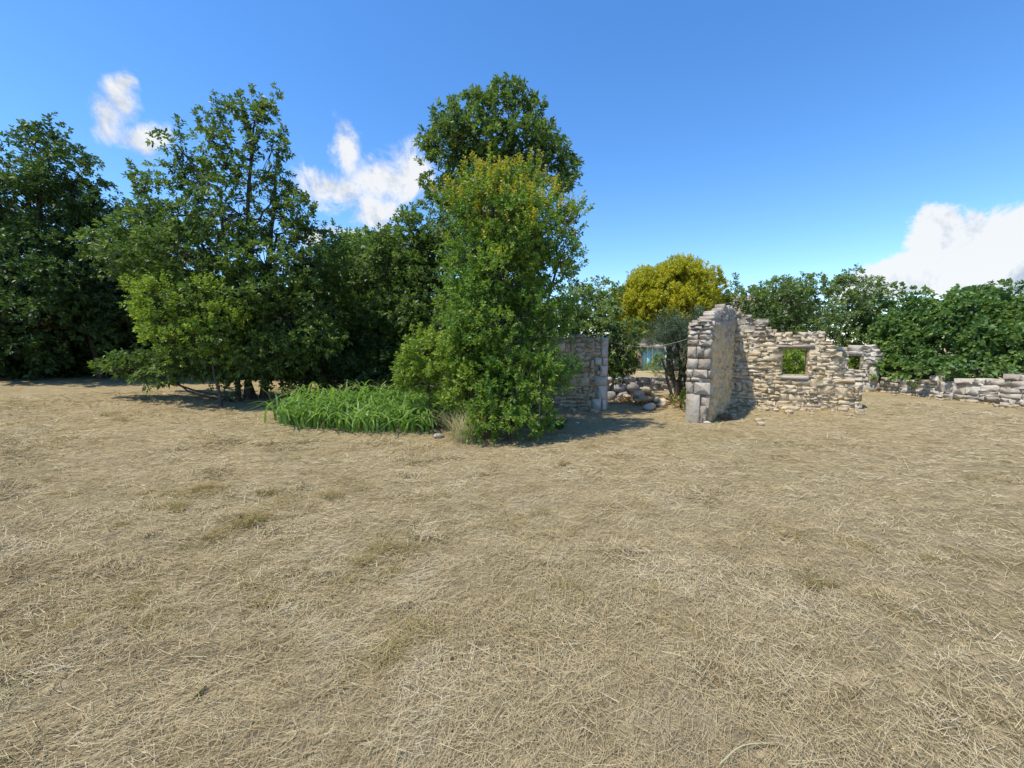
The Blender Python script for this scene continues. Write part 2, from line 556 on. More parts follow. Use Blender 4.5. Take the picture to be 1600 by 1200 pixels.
# ------------------------------------------------------------------ batches of leaves, blades, tubes
def leaf_geo(base, d, L, Wd, r, upb=0.8, fancy=False, droop=0.12, fold=0.18):
    n = len(base)
    nn = r.normal(0, 0.6, (n, 3))
    nn[:, 2] += upb
    s = unit(np.cross(d, nn))
    nn = np.cross(s, d)
    L = L[:, None]
    Wd = Wd[:, None]
    dn = np.array([[0, 0, -1.0]])
    if fancy:
        pts = [base,
               base + d * .28 * L + s * Wd * .46 + nn * Wd * fold,
               base + d * .68 * L + s * Wd * .36 + nn * Wd * fold + dn * L * droop * .4,
               base + d * L + dn * L * droop,
               base + d * .68 * L - s * Wd * .36 + nn * Wd * fold + dn * L * droop * .4,
               base + d * .28 * L - s * Wd * .46 + nn * Wd * fold]
        V = np.stack(pts, 1).reshape(-1, 3)
        k = np.arange(n)[:, None] * 6
        F = np.concatenate([k + np.array([[0, 1, 2, 3]]), k + np.array([[0, 3, 4, 5]])], 0)
    else:
        pts = [base, base + d * .5 * L + s * Wd * .5 + nn * Wd * fold, base + d * L + dn * L * droop,
               base + d * .5 * L - s * Wd * .5 + nn * Wd * fold]
        V = np.stack(pts, 1).reshape(-1, 3)
        k = np.arange(n)[:, None] * 4
        F = np.concatenate([k + np.array([[0, 1, 2]]), k + np.array([[0, 2, 3]])], 0)
    return V, F


def tubes(P, rad, sides=4):
    """P (N,K,3) polylines, rad (N,K)"""
    N_, K = P.shape[:2]
    t = unit(P[:, -1] - P[:, 0])
    ref = np.where(np.abs(t[:, 2:3]) > 0.9, np.array([[1., 0, 0]]), np.array([[0., 0, 1]]))
    u = unit(np.cross(t, ref))
    v = np.cross(t, u)
    ang = np.arange(sides) * 2 * np.pi / sides
    ring = u[:, None, None, :] * np.cos(ang)[None, None, :, None] + v[:, None, None, :] * np.sin(ang)[None, None, :, None]
    V = P[:, :, None, :] + ring * rad[:, :, None, None]
    base = (np.arange(N_) * K * sides)[:, None, None]
    kk = (np.arange(K - 1) * sides)[None, :, None]
    ss = np.arange(sides)[None, None, :]
    a = base + kk + ss
    b = base + kk + (ss + 1) % sides
    F = np.stack([a, b, b + sides, a + sides], -1).reshape(-1, 4)
    return V.reshape(-1, 3), F


def spline(pts, k):
    """smooth polyline through the points, k samples"""
    pts = np.asarray(pts, float)
    if len(pts) == 2:
        s = np.linspace(0, 1, k)[:, None]
        return pts[0] * (1 - s) + pts[1] * s
    P = np.vstack([2 * pts[0] - pts[1], pts, 2 * pts[-1] - pts[-2]])
    out = []
    n = len(pts) - 1
    for q in np.linspace(0, n - 1e-6, k):
        i = int(q)
        t = q - i
        a, b, c, d = P[i:i + 4]
        out.append(0.5 * ((2 * b) + (-a + c) * t + (2 * a - 5 * b + 4 * c - d) * t * t + (-a + 3 * b - 3 * c + d) * t ** 3))
    return np.array(out)


LEAF = dict(
    oak=dict(L=.112, W=.056, n=9, tw=.12, sub=.30, cov=1.1, nc=12, up=.5),
    oak_far=dict(L=.130, W=.072, n=8, tw=.16, sub=.38, cov=1.15, nc=13, up=.4),
    small=dict(L=.072, W=.042, n=11, tw=.19, sub=.25, cov=1.05, nc=11, up=.9),
    gold=dict(L=.085, W=.045, n=11, tw=.16, sub=.33, cov=1.9, nc=20, up=.7),
    olive=dict(L=.075, W=.017, n=22, tw=.28, sub=.32, cov=1.2, nc=18, up=.6),
    broad=dict(L=.138, W=.108, n=6, tw=.16, sub=.40, cov=1.35, nc=14, up=.3),
    shrub=dict(L=.068, W=.044, n=11, tw=.17, sub=.22, cov=1.2, nc=11, up=.9),
    wood=dict(L=.20, W=.13, n=8, tw=.26, sub=.62, cov=1.1, nc=14, up=.4),
)


def grow(blobs, spec, r, lean=None, ):
    """blobs: (centre xyz, radii xyz, density). Returns cluster bases, axes, clump centres and clump owners"""
    subs, subr, own, cb, ca, co = [], [], [], [], [], []
    for bi, (c, rad_, dn_) in enumerate(blobs):
        c = np.asarray(c)
        rad_ = np.asarray(rad_)
        p = 1.6
        area = 4 * np.pi * ((((rad_[0] * rad_[1]) ** p + (rad_[0] * rad_[2]) ** p + (rad_[1] * rad_[2]) ** p) / 3) ** (1 / p))
        ns = max(3, int(spec['cov'] * dn_ * area / (np.pi * spec['sub'] ** 2)))
        u = unit(r.normal(0, 1, (ns, 3)))
        rr = np.clip(1 - np.abs(r.normal(0, 0.30, ns)), 0.15, 1.0) * r.uniform(0.86, 1.12, ns)
        sc_ = c + u * rr[:, None] * rad_
        sr = spec['sub'] * r.uniform(0.65, 1.3, ns)
        k = spec['nc']
        uu = unit(r.normal(0, 1, (ns, k, 3)) + u[:, None, :] * 0.55 + np.array([0, 0, .25]))
        rr2 = r.uniform(0.35, 1.0, (ns, k, 1)) ** 0.6
        flat = np.array([1, 1, 0.72])
        pts = sc_[:, None, :] + uu * rr2 * sr[:, None, None] * flat
        ax = unit(uu * .7 + u[:, None, :] * .35 + np.array([0, 0, spec['up']]) + r.normal(0, .35, (ns, k, 3)))
        subs.append(sc_)
        subr.append(sr)
        own.append(np.full(ns, bi))
        cb.append(pts.reshape(-1, 3))
        ca.append(ax.reshape(-1, 3))
    return np.concatenate(subs), np.concatenate(own), np.concatenate(cb), np.concatenate(ca)


def cluster_leaves(cb, ca, spec, r, fancy=False, szmul=1.0):
    n, k = len(cb), spec['n']
    t = (np.arange(k) + r.uniform(0, 1, (n, k))) / k
    t = 0.15 + 0.85 * t
    ref = unit(r.normal(0, 1, (n, 3)))
    u = unit(np.cross(ca, ref))
    v = np.cross(ca, u)
    az_ = np.arange(k)[None, :] * 2.4 + r.uniform(0, 6.28, (n, 1))
    sp_ = r.uniform(R(35), R(80), (n, k)) * (1.15 - 0.4 * t)
    side = u[:, None] * np.cos(az_)[..., None] + v[:, None] * np.sin(az_)[..., None]
    d = unit(ca[:, None] * np.cos(sp_)[..., None] + side * np.sin(sp_)[..., None])
    base = cb[:, None] + ca[:, None] * (t * spec['tw'])[..., None]
    sv = r.uniform(.75, 1.2, (n, 1))
    L = spec['L'] * r.uniform(.55, 1.2, (n, k)) * szmul * sv
    Wd = spec['W'] * r.uniform(.7, 1.15, (n, k)) * szmul * sv
    return leaf_geo(base.reshape(-1, 3), d.reshape(-1, 3), L.ravel(), Wd.ravel(), r, fancy=fancy)


NLEAF = 0


def tree(name, label, cat, base, trunks, blobs, leaf, mat, seed, group=None, shoots=(), fancy=False, extra=None, trunk_mat='bark'):
    """trunks: [(points, r0, r1)] ; blobs: [(px,py,Y,rx_px,rz_px,ry_m[,dens])]; shoots: [(px,py,Y,length)]"""
    global NLEAF
    r = np.random.default_rng(seed)
    spec = LEAF[leaf]
    root = empty(name, base, label, cat, group)
    bl = []
    for q in blobs:
        px, py, Y, rx, rz, ry = q[:6]
        dn = q[6] if len(q) > 6 else 1.0
        k = Y / 671.0
        bl.append((at(px, py, Y), (rx * k, ry, rz * k), dn))
    subs, own, cb, ca = grow(bl, spec, r)
    zmin = gz(cb[:, 0], cb[:, 1]) + 0.05
    ok = cb[:, 2] > zmin
    cb, ca = cb[ok], ca[ok]
    # upright shoots carrying leaves along their length
    shoot_lines = []
    if len(shoots):
        sb, sa = [], []
        for (px, py, Y, ln) in shoots:
            tip = at(px, py, Y)
            ctr = min((b[0] for b in bl), key=lambda c: np.linalg.norm(c - tip))
            ax = unit((tip - ctr) * np.array([1, 1, 1.0]) + np.array([0, 0, .6]) * ln)
            foot = tip - ax * ln
            m_ = max(3, int(ln / (spec['tw'] * .5)))
            s = np.linspace(0.1, 1, m_)
            sb.append(foot + ax * (s * ln - spec['tw'])[:, None] + r.normal(0, .035, (m_, 3)))
            sa.append(unit(ax + r.normal(0, .45, (m_, 3))))
            mid = (ctr + foot) / 2 + r.normal(0, .1, 3)
            shoot_lines.append(np.stack([ctr, mid, foot, tip]))
        cb = np.concatenate([cb] + sb)
        ca = np.concatenate([ca] + sa)
    V, F = cluster_leaves(cb, ca, spec, r, fancy)
    NLEAF += len(F)
    obj('crown', mesh_np('crown', V, F, M[mat]), root)
    if extra:                       # second leaf colour: young growth on the outer top
        emat, frac, kk = extra
        zc = np.array([b[0] for b in bl]).mean(0)
        pick = np.argsort(-(cb[:, 2] + r.normal(0, kk, len(cb))))[: int(len(cb) * frac)]
        V, F = cluster_leaves(cb[pick] + ca[pick] * spec['tw'] * .8, unit(ca[pick] + np.array([0, 0, .8])), spec, r, fancy, .85)
        NLEAF += len(F)
        obj('young_growth', mesh_np('young_growth', V, F, M[emat]), root)
    # wood
    tp = []
    for (pts, r0, r1) in trunks:
        c = spline(pts, 10)
        c[1:-1] += r.normal(0, r0 * .35, (8, 3)) * np.array([1, 1, 0.2])
        c[0, 2] -= .08
        rr = np.linspace(r0, r1, 10)
        rr[0] *= 1.35
        V, F = tubes(c[None], rr[None], 8)
        obj('trunk', mesh_np('trunk', V, F, M[trunk_mat], True), root)
        tp.append((c, rr))
    parts = []
    allp = np.concatenate([c for c, _ in tp])
    limbs = []
    for (c, rad_, dn) in bl:
        dz = c[2] - allp[:, 2]
        dd = np.linalg.norm(allp - c, axis=1) + np.where(dz < 0.15, 3, 0) + np.abs(dz - .9) * .5
        s = allp[np.argmin(dd)]
        mid = s * .5 + c * .5 + np.array([0, 0, -.08]) + r.normal(0, .08, 3)
        limbs.append(spline([s, mid, c], 6) + np.vstack([[0, 0, 0], r.normal(0, .035, (4, 3)), [0, 0, 0]]))
    limbs = np.array(limbs)
    parts.append(tubes(limbs, np.linspace(.042, .014, 6)[None].repeat(len(limbs), 0) * r.uniform(.6, 1.1, (len(limbs), 1)), 5))
    bc = np.array([b[0] for b in bl])[own]
    mid = bc * .5 + subs * .5 + r.normal(0, .07, bc.shape)
    parts.append(tubes(np.stack([bc, mid, subs], 1), np.array([[.013, .009, .005]]).repeat(len(bc), 0), 3))
    if shoot_lines:
        parts.append(tubes(np.array(shoot_lines), np.array([[.014, .011, .008, .003]]).repeat(len(shoot_lines), 0), 3))
    V, F = merge(parts)
    obj('branchwork', mesh_np('branchwork', V, F, M[trunk_mat], True), root)
    return root


def stem(px0, py0, px1, py1, Y, r0=.08, r1=.04, mid=None):
    """a trunk from the ground to a point in the crown"""
    top = at(px1, py1, Y)
    b = at(px0, py0, Y)
    b[2] = float(gz(b[0], b[1]))
    m_ = (b + top) / 2 if mid is None else np.array(mid)
    return ([b, m_, top], r0, r1), b


# ------------------------------------------------------------------ stones and walls
_stones = {}


def stone_mesh(mat, kind):
    """one of 16 hewn stones in a unit box: outline ring, chamfered face at -Y"""
    key = (mat, kind)
    if key not in _stones:
        lst = []
        r = np.random.default_rng(len(_stones) + 77)
        for q in range(16):
            m_ = 8
            if kind == 'block':
                e = r.uniform(.03, .07, 4)
                ox = np.array([-.5, -.5, -.5 + e[0], .5 - e[1], .5, .5, .5 - e[2], -.5 + e[3]])
                oz = np.array([.5 - e[3], -.5 + e[0], -.5, -.5, -.5 + e[1], .5 - e[2], .5, .5])
                ox = ox + r.normal(0, .010, 8)
                oz = oz + r.normal(0, .010, 8)
                rings = [(-.5, .955), (-.46, 1.0), (.5, 1.0)]
                bul = .01
            else:
                if kind == 'rubble':
                    ex, ez = r.uniform(.02, .17, 4), r.uniform(.03, .30, 4)
                a = (np.arange(m_) + r.uniform(-.28, .28, m_)) * 2 * np.pi / m_ + r.uniform(0, .7)
                k = r.uniform(4.0, 10.0) if kind == 'rubble' else r.uniform(2.4, 3.6)
                cx_, cz_ = np.cos(a), np.sin(a)
                rr = (np.abs(cx_) ** k + np.abs(cz_) ** k) ** (-1 / k) * r.uniform(.86, 1.06, m_)
                ox, oz = cx_ * rr, cz_ * rr
                ox = (ox - ox.min()) / (ox.max() - ox.min()) - .5
                oz = (oz - oz.min()) / (oz.max() - oz.min()) - .5
                ox, oz = ox[::-1], oz[::-1]
                if kind == 'rubble':
                    ox = np.array([-.5, -.5, -.5 + ex[0], .5 - ex[1], .5, .5, .5 - ex[2], -.5 + ex[3]]) + r.normal(0, .02, 8)
                    oz = np.array([.5 - ez[3], -.5 + ez[0], -.5, -.5, -.5 + ez[1], .5 - ez[2], .5, .5]) + r.normal(0, .035, 8)
                rings = [(-.5, .955), (-.47, 1.0), (.5, .98)] if kind == 'rubble' else [(-.48, .62), (-.3, .92), (.05, 1.0), (.42, .74)]
                bul = .05
            V = []
            for (y, sc_) in rings:
                for x, z in zip(ox, oz):
                    V.append((x * sc_ + r.normal(0, .012), y + r.normal(0, bul), z * sc_ + r.normal(0, .012)))
            fc = len(V)
            V.append((r.normal(0, .12), rings[0][0] - (r.normal(0, .02) if kind == 'rubble' else abs(r.normal(0, bul)) + .01), r.normal(0, .12)))
            bc_ = len(V)
            V.append((0, rings[-1][0] + .03, 0))
            F = []
            ccw = 1
            for t in range(len(rings) - 1):
                for u in range(m_):
                    a_, b_ = t * m_ + u, t * m_ + (u + 1) % m_
                    F += [(a_, a_ + m_, b_ + m_), (a_, b_ + m_, b_)]
            for u in range(m_):
                F.append((fc, u, (u + 1) % m_))
                o_ = (len(rings) - 1) * m_
                F.append((bc_, o_ + (u + 1) % m_, o_ + u))
            me = mesh_np('stone', np.array(V), np.array(F), M[mat], kind == 'boulder' and q % 2 == 0)
            bm_ = __import__('bmesh').new()
            bm_.from_mesh(me)
            __import__('bmesh').ops.recalc_face_normals(bm_, faces=bm_.faces)
            bm_.to_mesh(me)
            bm_.free()
            lst.append(me)
        _stones[key] = lst
    return random.choice(_stones[key])


class Wall:
    def __init__(s, O, d, thick):
        """O ground corner, d horizontal direction to the right as seen; the front faces -Y-ish"""
        s.O = np.asarray(O, float)
        s.d = unit(np.asarray(d, float)[:2])
        s.n = np.array([s.d[1], -s.d[0]])
        s.th = thick

    def tz(s, px, py):
        """where a sight line meets the wall plane, in metres along and up"""
        v = pix_dir(px, py)
        o = np.array([0, 0, CAMZ])
        k = ((s.O[:2] - o[:2]) @ s.n) / (v[:2] @ s.n)
        p = o + v * k
        return float((p[:2] - s.O[:2]) @ s.d), float(p[2])

    def pt(s, t, z, off=0.0):
        xy = s.O[:2] + s.d * t + s.n * off
        return np.array([xy[0], xy[1], z])

    def stone(s, t0, t1, z0, z1, mat, parent, kind='rubble', proud=.03, depth=.3, rot=.05, name='stone'):
        o = bpy.data.objects.new(name, stone_mesh(mat, kind))
        col.objects.link(o)
        c = s.pt((t0 + t1) / 2, (z0 + z1) / 2, proud - depth / 2)
        X, Yv = Vector((*s.d, 0)), Vector((*(-s.n), 0))
        rm = Matrix((X, Yv, Vector((0, 0, 1)))).transposed().to_4x4()
        rm = rm @ Matrix.Rotation(random.gauss(0, rot), 4, 'Y') @ Matrix.Rotation(random.gauss(0, rot * .7), 4, 'Z')
        flip = random.random() < .5
        if flip and kind == 'rubble':
            rm = rm @ Matrix.Rotation(math.pi, 4, 'Y')
        o.parent = parent
        o.matrix_parent_inverse = wmat(parent).inverted()
        o.matrix_basis = Matrix.Translation(Vector(c)) @ rm @ Matrix.Diagonal((t1 - t0, depth, z1 - z0, 1))
        return o

    def core(s, t0, t1, bot, top, holes, mat, parent, name='mortar_core', off=-.009, rough=.012, cell=.07, seed=1, thick=None):
        """mortar body behind the face stones, as one closed skin with openings"""
        th_ = thick or s.th
        r = np.random.default_rng(seed)
        tt = np.arange(t0, t1 + 1e-6, cell)
        zz0, zz1 = min(bot(t) for t in tt) - .1, max(top(t) for t in tt)
        zz = np.arange(zz0, zz1 + cell, cell)
        occ = np.zeros((len(tt) - 1, len(zz) - 1), bool)
        for i in range(len(tt) - 1):
            tcn = (tt[i] + tt[i + 1]) / 2
            for j in range(len(zz) - 1):
                zc = (zz[j] + zz[j + 1]) / 2
                occ[i, j] = (zc < top(tcn) - .03) and (zc > bot(tcn) - .15) and not any(h[0] < tcn < h[1] and h[2] < zc < h[3] for h in holes)
        nz = len(zz)
        fr = r.normal(0, rough, (len(tt), nz))
        V = []
        for side in (0, 1):
            for i, t in enumerate(tt):
                for j, z in enumerate(zz):
                    V.append(s.pt(t, z, off + fr[i, j] if side == 0 else -th_ + fr[i, j]))
        nb = len(tt) * nz
        F = []
        for i in range(len(tt) - 1):
            for j in range(nz - 1):
                if not occ[i, j]:
                    continue
                a, b, c, d = i * nz + j, (i + 1) * nz + j, (i + 1) * nz + j + 1, i * nz + j + 1
                F.append((a, b, c, d))
                F.append((nb + d, nb + c, nb + b, nb + a))
                if i == 0 or not occ[i - 1, j]:
                    F.append((a, d, nb + d, nb + a))
                if i == len(tt) - 2 or not occ[i + 1, j]:
                    F.append((b, nb + b, nb + c, c))
                if j == 0 or not occ[i, j - 1]:
                    F.append((a, nb + a, nb + b, b))
                if j == nz - 2 or not occ[i, j + 1]:
                    F.append((d, c, nb + c, nb + d))
        me = mesh_np(name, np.array(V), np.array(F), M[mat])
        return obj(name, me, parent)

    def rubble(s, t0, t1, bot, top, holes, mat, parent, band=(.22, .33), wid=(.15, .44), seed=1, depth=.30, big=.16, rot=.04, cap=True):
        r = random.Random(seed)
        random.seed(seed)
        ts = np.linspace(t0, t1, 40)
        z = min(bot(t) for t in ts) - .06
        zmax = max(top(t) for t in ts)
        n = 0
        while z < zmax:
            H = r.uniform(*band)
            t = t0 - r.uniform(0, .2)
            while t < t1:
                bw = r.uniform(.35, .95)
                u = r.random()
                rows = 1 if u < big else (2 if u < .82 else 3)
                cuts = [0] + sorted(r.uniform(.9, 1.1) * k / rows for k in range(1, rows)) + [1]
                for k in range(rows):
                    a0, a1 = z + cuts[k] * H, z + cuts[k + 1] * H
                    x = t
                    while x < t + bw - .06:
                        w = r.uniform(*wid) * (1.25 if rows == 1 else (1 if rows == 2 else .8))
                        if t + bw - (x + w) < .12:
                            w = t + bw - x
                        x0, x1 = max(x, t0), min(x + w, t1)
                        x += w
                        if x1 - x0 < .07:
                            continue
                        zz0, zz1 = a0, a1
                        bad = False
                        for (h0, h1, g0, g1) in holes:
                            if zz1 > g0 + .01 and zz0 < g1 - .01 and x1 > h0 and x0 < h1:
                                if x0 < h0 - .08:
                                    x1 = h0
                                elif x1 > h1 + .08:
                                    x0 = h1
                                elif zz0 < g0 - .05:
                                    zz1 = g0
                                elif zz1 > g1 + .05:
                                    zz0 = g1
                                else:
                                    bad = True
                        tcn, zc = (x0 + x1) / 2, (zz0 + zz1) / 2
                        if bad or x1 - x0 < .06 or zc > top(tcn) or zc < bot(tcn) - .05:
                            continue
                        gp = r.uniform(.004, .012)
                        dz = r.gauss(0, .010)
                        near_top = cap and zc > top(tcn) - .22
                        dp = s.th * r.uniform(.6, 1.02) if near_top else depth
                        s.stone(x0 - gp * .6, x1 + gp * .6, zz0 - gp * .5 + dz, zz1 + gp * .5 + dz, mat if not callable(mat) else mat(tcn, zc, r),
                                parent, 'rubble', r.uniform(-.004, .022), dp, rot)
                        n += 1
                t += bw
            z += H
        return n


def prof(wall, pts):
    """height profile along a wall from sighted points"""
    a = sorted(wall.tz(px, py) for px, py in pts)
    ta = [q[0] for q in a]
    za = [q[1] for q in a]
    return lambda t: float(np.interp(t, ta, za))


def box_mesh(name, sx, sy, sz, mat, bev=.0):
    v = np.array([(x, y, z) for x in (-.5, .5) for y in (-.5, .5) for z in (-.5, .5)]) * np.array([sx, sy, sz])
    f = np.array([(0, 1, 3, 2), (4, 6, 7, 5), (0, 4, 5, 1), (2, 3, 7, 6), (0, 2, 6, 4), (1, 5, 7, 3)])
    return mesh_np(name, v, f, M[mat])


ground_line = lambda wl: (lambda t: float(gz(*(wl.O[:2] + wl.d * t))))

# ---- ruined house: side wall seen edge-on, and gable wall with two window openings
C = ground_at(1107, 662)
Gc = ground_at(1140, 634)
ruin = empty('ruined_house', (C + Gc) / 2, 'roofless ruined stone house with broken gable and square window opening', 'ruin')
gab = Wall(Gc, (0.86, -0.51), .45)
ge = gab.tz(1347, 620)[0]
gtop = prof(gab, [(1138, 484), (1148, 481), (1160, 489), (1180, 499), (1197, 505), (1210, 516), (1226, 519), (1244, 523), (1262, 517), (1281, 519), (1292, 530), (1302, 537), (1309, 548), (1314, 572), (1318, 590), (1340, 600), (1349, 608)])
gbot = ground_line(gab)
w0, w1 = gab.tz(1222, 566)[0], gab.tz(1262, 566)[0]
wz0, wz1 = gab.tz(1242, 587)[1], gab.tz(1242, 545)[1]
holes = [(w0, w1, wz0, wz1)]
gpart = obj('gable_wall', None, ruin)
gpart['label'] = 'gable wall of ochre rubble stone with square window opening'
gab.core(-.05, ge, gbot, gtop, holes, 'mortar', gpart, seed=3)
n1 = gab.rubble(0.0, ge, gbot, gtop, [(w0 - .01, w1 + .01, wz0 - .1, wz1 + .1)], 'stone_gable', gpart, band=(.18, .27), wid=(.09, .30), seed=22, big=.15)
# dressed surround of the opening: sill, lintel, jamb blocks
gab.stone(w0 - .02, w1 + .05, wz0 - .10, wz0, 'stone_white', gpart, 'block', .02, .40, .01, 'window_sill')
gab.stone(w0 - .16, w1 + .14, wz1 + .002, wz1 + .10, 'stone_grey', gpart, 'block', .015, .44, .012, 'lintel')
# ---- side wall
sw_d = unit((Gc - C)[:2])
side = Wall(C, sw_d, .46)
slen = float(np.linalg.norm((Gc - C)[:2]))
spart = obj('side_wall', None, ruin)
spart['label'] = 'side wall with crumbling yellow plaster and grey stone end'
stop = prof(side, [(1107, 499), (1112, 495), (1120, 491), (1130, 486), (1140, 481)])
sbot = ground_line(side)
side.core(0.12, slen + .1, sbot, lambda t: stop(t) - .12, [], 'plaster', spart, 'plaster', .03, .034, .075, 5)
side.rubble(0.10, slen, lambda t: stop(t) - .42, stop, [], 'stone_grey', spart, band=(.16, .24), wid=(.12, .30), seed=31, depth=.26, big=.1, cap=False, rot=.09)
side.rubble(0.12, slen, lambda t: stop(t) - .14, lambda t: stop(t) + .03, [], 'stone_grey', spart, band=(.16, .2), wid=(.14, .3), seed=33, depth=.2, big=.3, cap=False, rot=.15)
random.seed(77)
for q in range(70):
    t_ = random.uniform(.2, slen - .05)
    w_ = random.uniform(.06, .2)
    z_ = random.uniform(.05, stop(t_) - .5)
    side.stone(t_, t_ + w_, z_, z_ + random.uniform(.04, .10), random.choice(['stone_gable', 'stone_left', 'stone_grey']), spart, 'rubble', random.uniform(.035, .05), .12, .2)
# end of the side wall: big grey quoins
end = Wall(np.array([*(C[:2] - side.n * .46), 0]), side.n, .3)
ew = .46


def zrow(py):
    return end.tz(1092, py)[1]


rows = [(661, 616, [(0, .62)], 'block', 'stone_dress'), (655, 634, [(.62, .93)], 'rubble', 'stone_grey'), (636, 617, [(.64, 1.0)], 'rubble', 'stone_grey'),
        (616, 597, [(0, .34), (.34, 1.02)], 'block', 'stone_grey'), (597, 590, [(.18, 1.0)], 'rubble', 'stone_dress'), (597, 590, [(0, .18)], 'rubble', 'stone_grey'),
        (590, 577, [(0, .28), (.28, .88), (.88, 1.04)], 'block', 'stone_grey'), (577, 560, [(0, .48), (.48, .98)], 'block', 'stone_grey'),
        (560, 541, [(0, .38), (.38, .7), (.7, 1.0)], 'block', 'stone_grey'), (541, 530, [(0, .5), (.5, 1.0)], 'rubble', 'stone_grey'),
        (530, 522, [(0, .42), (.42, 1.0)], 'rubble', 'stone_grey'), (522, 515, [(.05, .55), (.55, .95)], 'rubble', 'stone_white'),
        (515, 509, [(.02, .6), (.6, 1.0)], 'rubble', 'stone_grey'), (509, 503, [(.05, .5), (.48, .9)], 'rubble', 'stone_white'), (504, 499, [(.35, .95)], 'rubble', 'stone_grey')]
random.seed(5)
for (p0, p1, cs, kind, mt) in rows:
    for (a, b) in cs:
        end.stone(a * ew + .004, b * ew - .004, zrow(p0) - (.10 if p0 > 654 else 0), zrow(p1) - .006, mt, spart, kind, random.uniform(0, .025), .34, .012 if kind == 'block' else .05, 'quoin' if kind == 'block' else 'stone')
end.core(.03, ew - .02, lambda t: -.02, lambda t: zrow(512), [], 'mortar', spart, 'mortar_core', -.05, .01, .08, 4, .12)

# ---- annexe wall further back, with a small window
A0 = at(1284, 611, 16.0)
A1 = at(1375, 611, 15.0)
ann = Wall(np.array([A0[0], A0[1], 0]), (A1 - A0)[:2], .42)
al = float(np.linalg.norm((A1 - A0)[:2]))
annex = empty('annexe_wall', (A0 + A1) / 2 * np.array([1, 1, 0]), 'low grey stone wall with small broken window behind the gable', 'ruin wall')
atop = prof(ann, [(1280, 528), (1305, 536), (1318, 545), (1325, 541), (1340, 541), (1352, 540), (1366, 543), (1376, 545)])
abot = ground_line(ann)
v0, v1 = ann.tz(1326, 566)[0], ann.tz(1345, 566)[0]
vz0, vz1 = ann.tz(1335, 577)[1], ann.tz(1335, 556)[1]
ann.core(0, al - .02, abot, atop, [(v0, v1, vz0, vz1)], 'mortar', annex, seed=6)
q0 = ann.tz(1357, 590)[0]
ann.rubble(0, al, abot, atop, [(v0 - .01, v1 + .01, vz0, vz1), (q0, al + .1, -.1, ann.tz(1365, 572)[1])], 'stone_white', annex, band=(.24, .34), wid=(.18, .5), seed=41, big=.2)
random.seed(9)
for (p0, p1, a, b) in ((613, 598, 1354, 1375), (598, 573, 1358, 1372)):
    ann.stone(ann.tz(a, 590)[0], ann.tz(b, 590)[0], ann.tz(1365, p0)[1] - .05, ann.tz(1365, p1)[1] - .01, 'stone_dress', annex, 'block', .03, .42, .008, 'quoin')
ann.stone(v0 - .2, v1 + .12, vz1 + .003, vz1 + .17, 'stone_dress', annex, 'block', .02, .42, .01, 'lintel')

# ---- gate wall on the other side of the opening
Lp = ground_at(947, 641)
Lq = ground_at(886, 632)
ld = unit(np.array([.955, -.30]))
O_ = np.array([*(Lp[:2] - ld * 3.4), 0])
lw = Wall(O_, ld, .42)
ll = 3.4
gate = empty('gate_wall', np.array([*(Lp[:2] - ld * 1.7), 0]), 'stone wall with pale dressed corner blocks beside the gate opening, partly behind leaves', 'stone wall')
ltop = prof(lw, [(800, 526), (880, 527), (900, 524), (915, 526), (930, 527), (950, 526)])
lbot = ground_line(lw)
lw.core(0, ll - .02, lbot, ltop, [], 'mortar', gate, seed=8)
blocks = [(640, 624, 925, 940), (640, 624, 940.5, 947.5), (624, 603, 934, 947.5), (603, 588, 928, 947.5), (588, 571, 936.5, 947.5), (571, 559, 928, 940), (571, 559, 940.5, 947.5), (559, 540, 938, 947.5), (540, 527, 937, 947.5)]
qh = []
for (p0, p1, a, b) in blocks:
    t0_, t1_ = lw.tz(a, 600)[0], lw.tz(b, 600)[0]
    z0_, z1_ = lw.tz(945, p0)[1], lw.tz(945, p1)[1]
    qh.append((t0_, t1_ + .05, z0_ - .1, z1_))
lw.rubble(.4, ll, lbot, ltop, qh, 'stone_left', gate, band=(.17, .28), wid=(.10, .30), seed=51, big=.12)
random.seed(12)
for (p0, p1, a, b), (t0_, t1_, z0_, z1_) in zip(blocks, qh):
    lw.stone(t0_ + .003, min(t1_ - .05, ll) - .003, z0_ + (.103 if p0 < 640 else 0), z1_ - .004, 'stone_pier', gate, 'block', .018, .42, .004, 'quoin')

# ---- dry stone boundary wall
B0 = ground_at(1374, 612)
B1 = ground_at(1600, 638)
bd = unit((B1 - B0)[:2])
bw = Wall(np.array([B0[0], B0[1], 0]), bd, .5)
bl_ = float(np.linalg.norm((B1 - B0)[:2])) + 2.6
bnd = empty('boundary_wall', np.array([*(B0[:2] + bd * 2), 0]), 'long low dry stone wall under the broad leaved hedge', 'stone wall')
btop0 = prof(bw, [(1374, 594), (1420, 594), (1480, 593), (1540, 593), (1575, 592), (1585, 586), (1600, 584)])
btop = lambda t: btop0(t) + .03 * math.sin(t * 5) + .02 * math.sin(t * 11.3)
bbot = ground_line(bw)
bw.core(0, bl_, bbot, btop, [], 'mortar', bnd, seed=9, off=-.07)
bw.rubble(0, bl_, bbot, btop, [], lambda t, z, r: 'stone_white' if r.random() < .6 else 'stone_grey', bnd, band=(.22, .34), wid=(.18, .48), seed=61, depth=.34, big=.22, rot=.06)

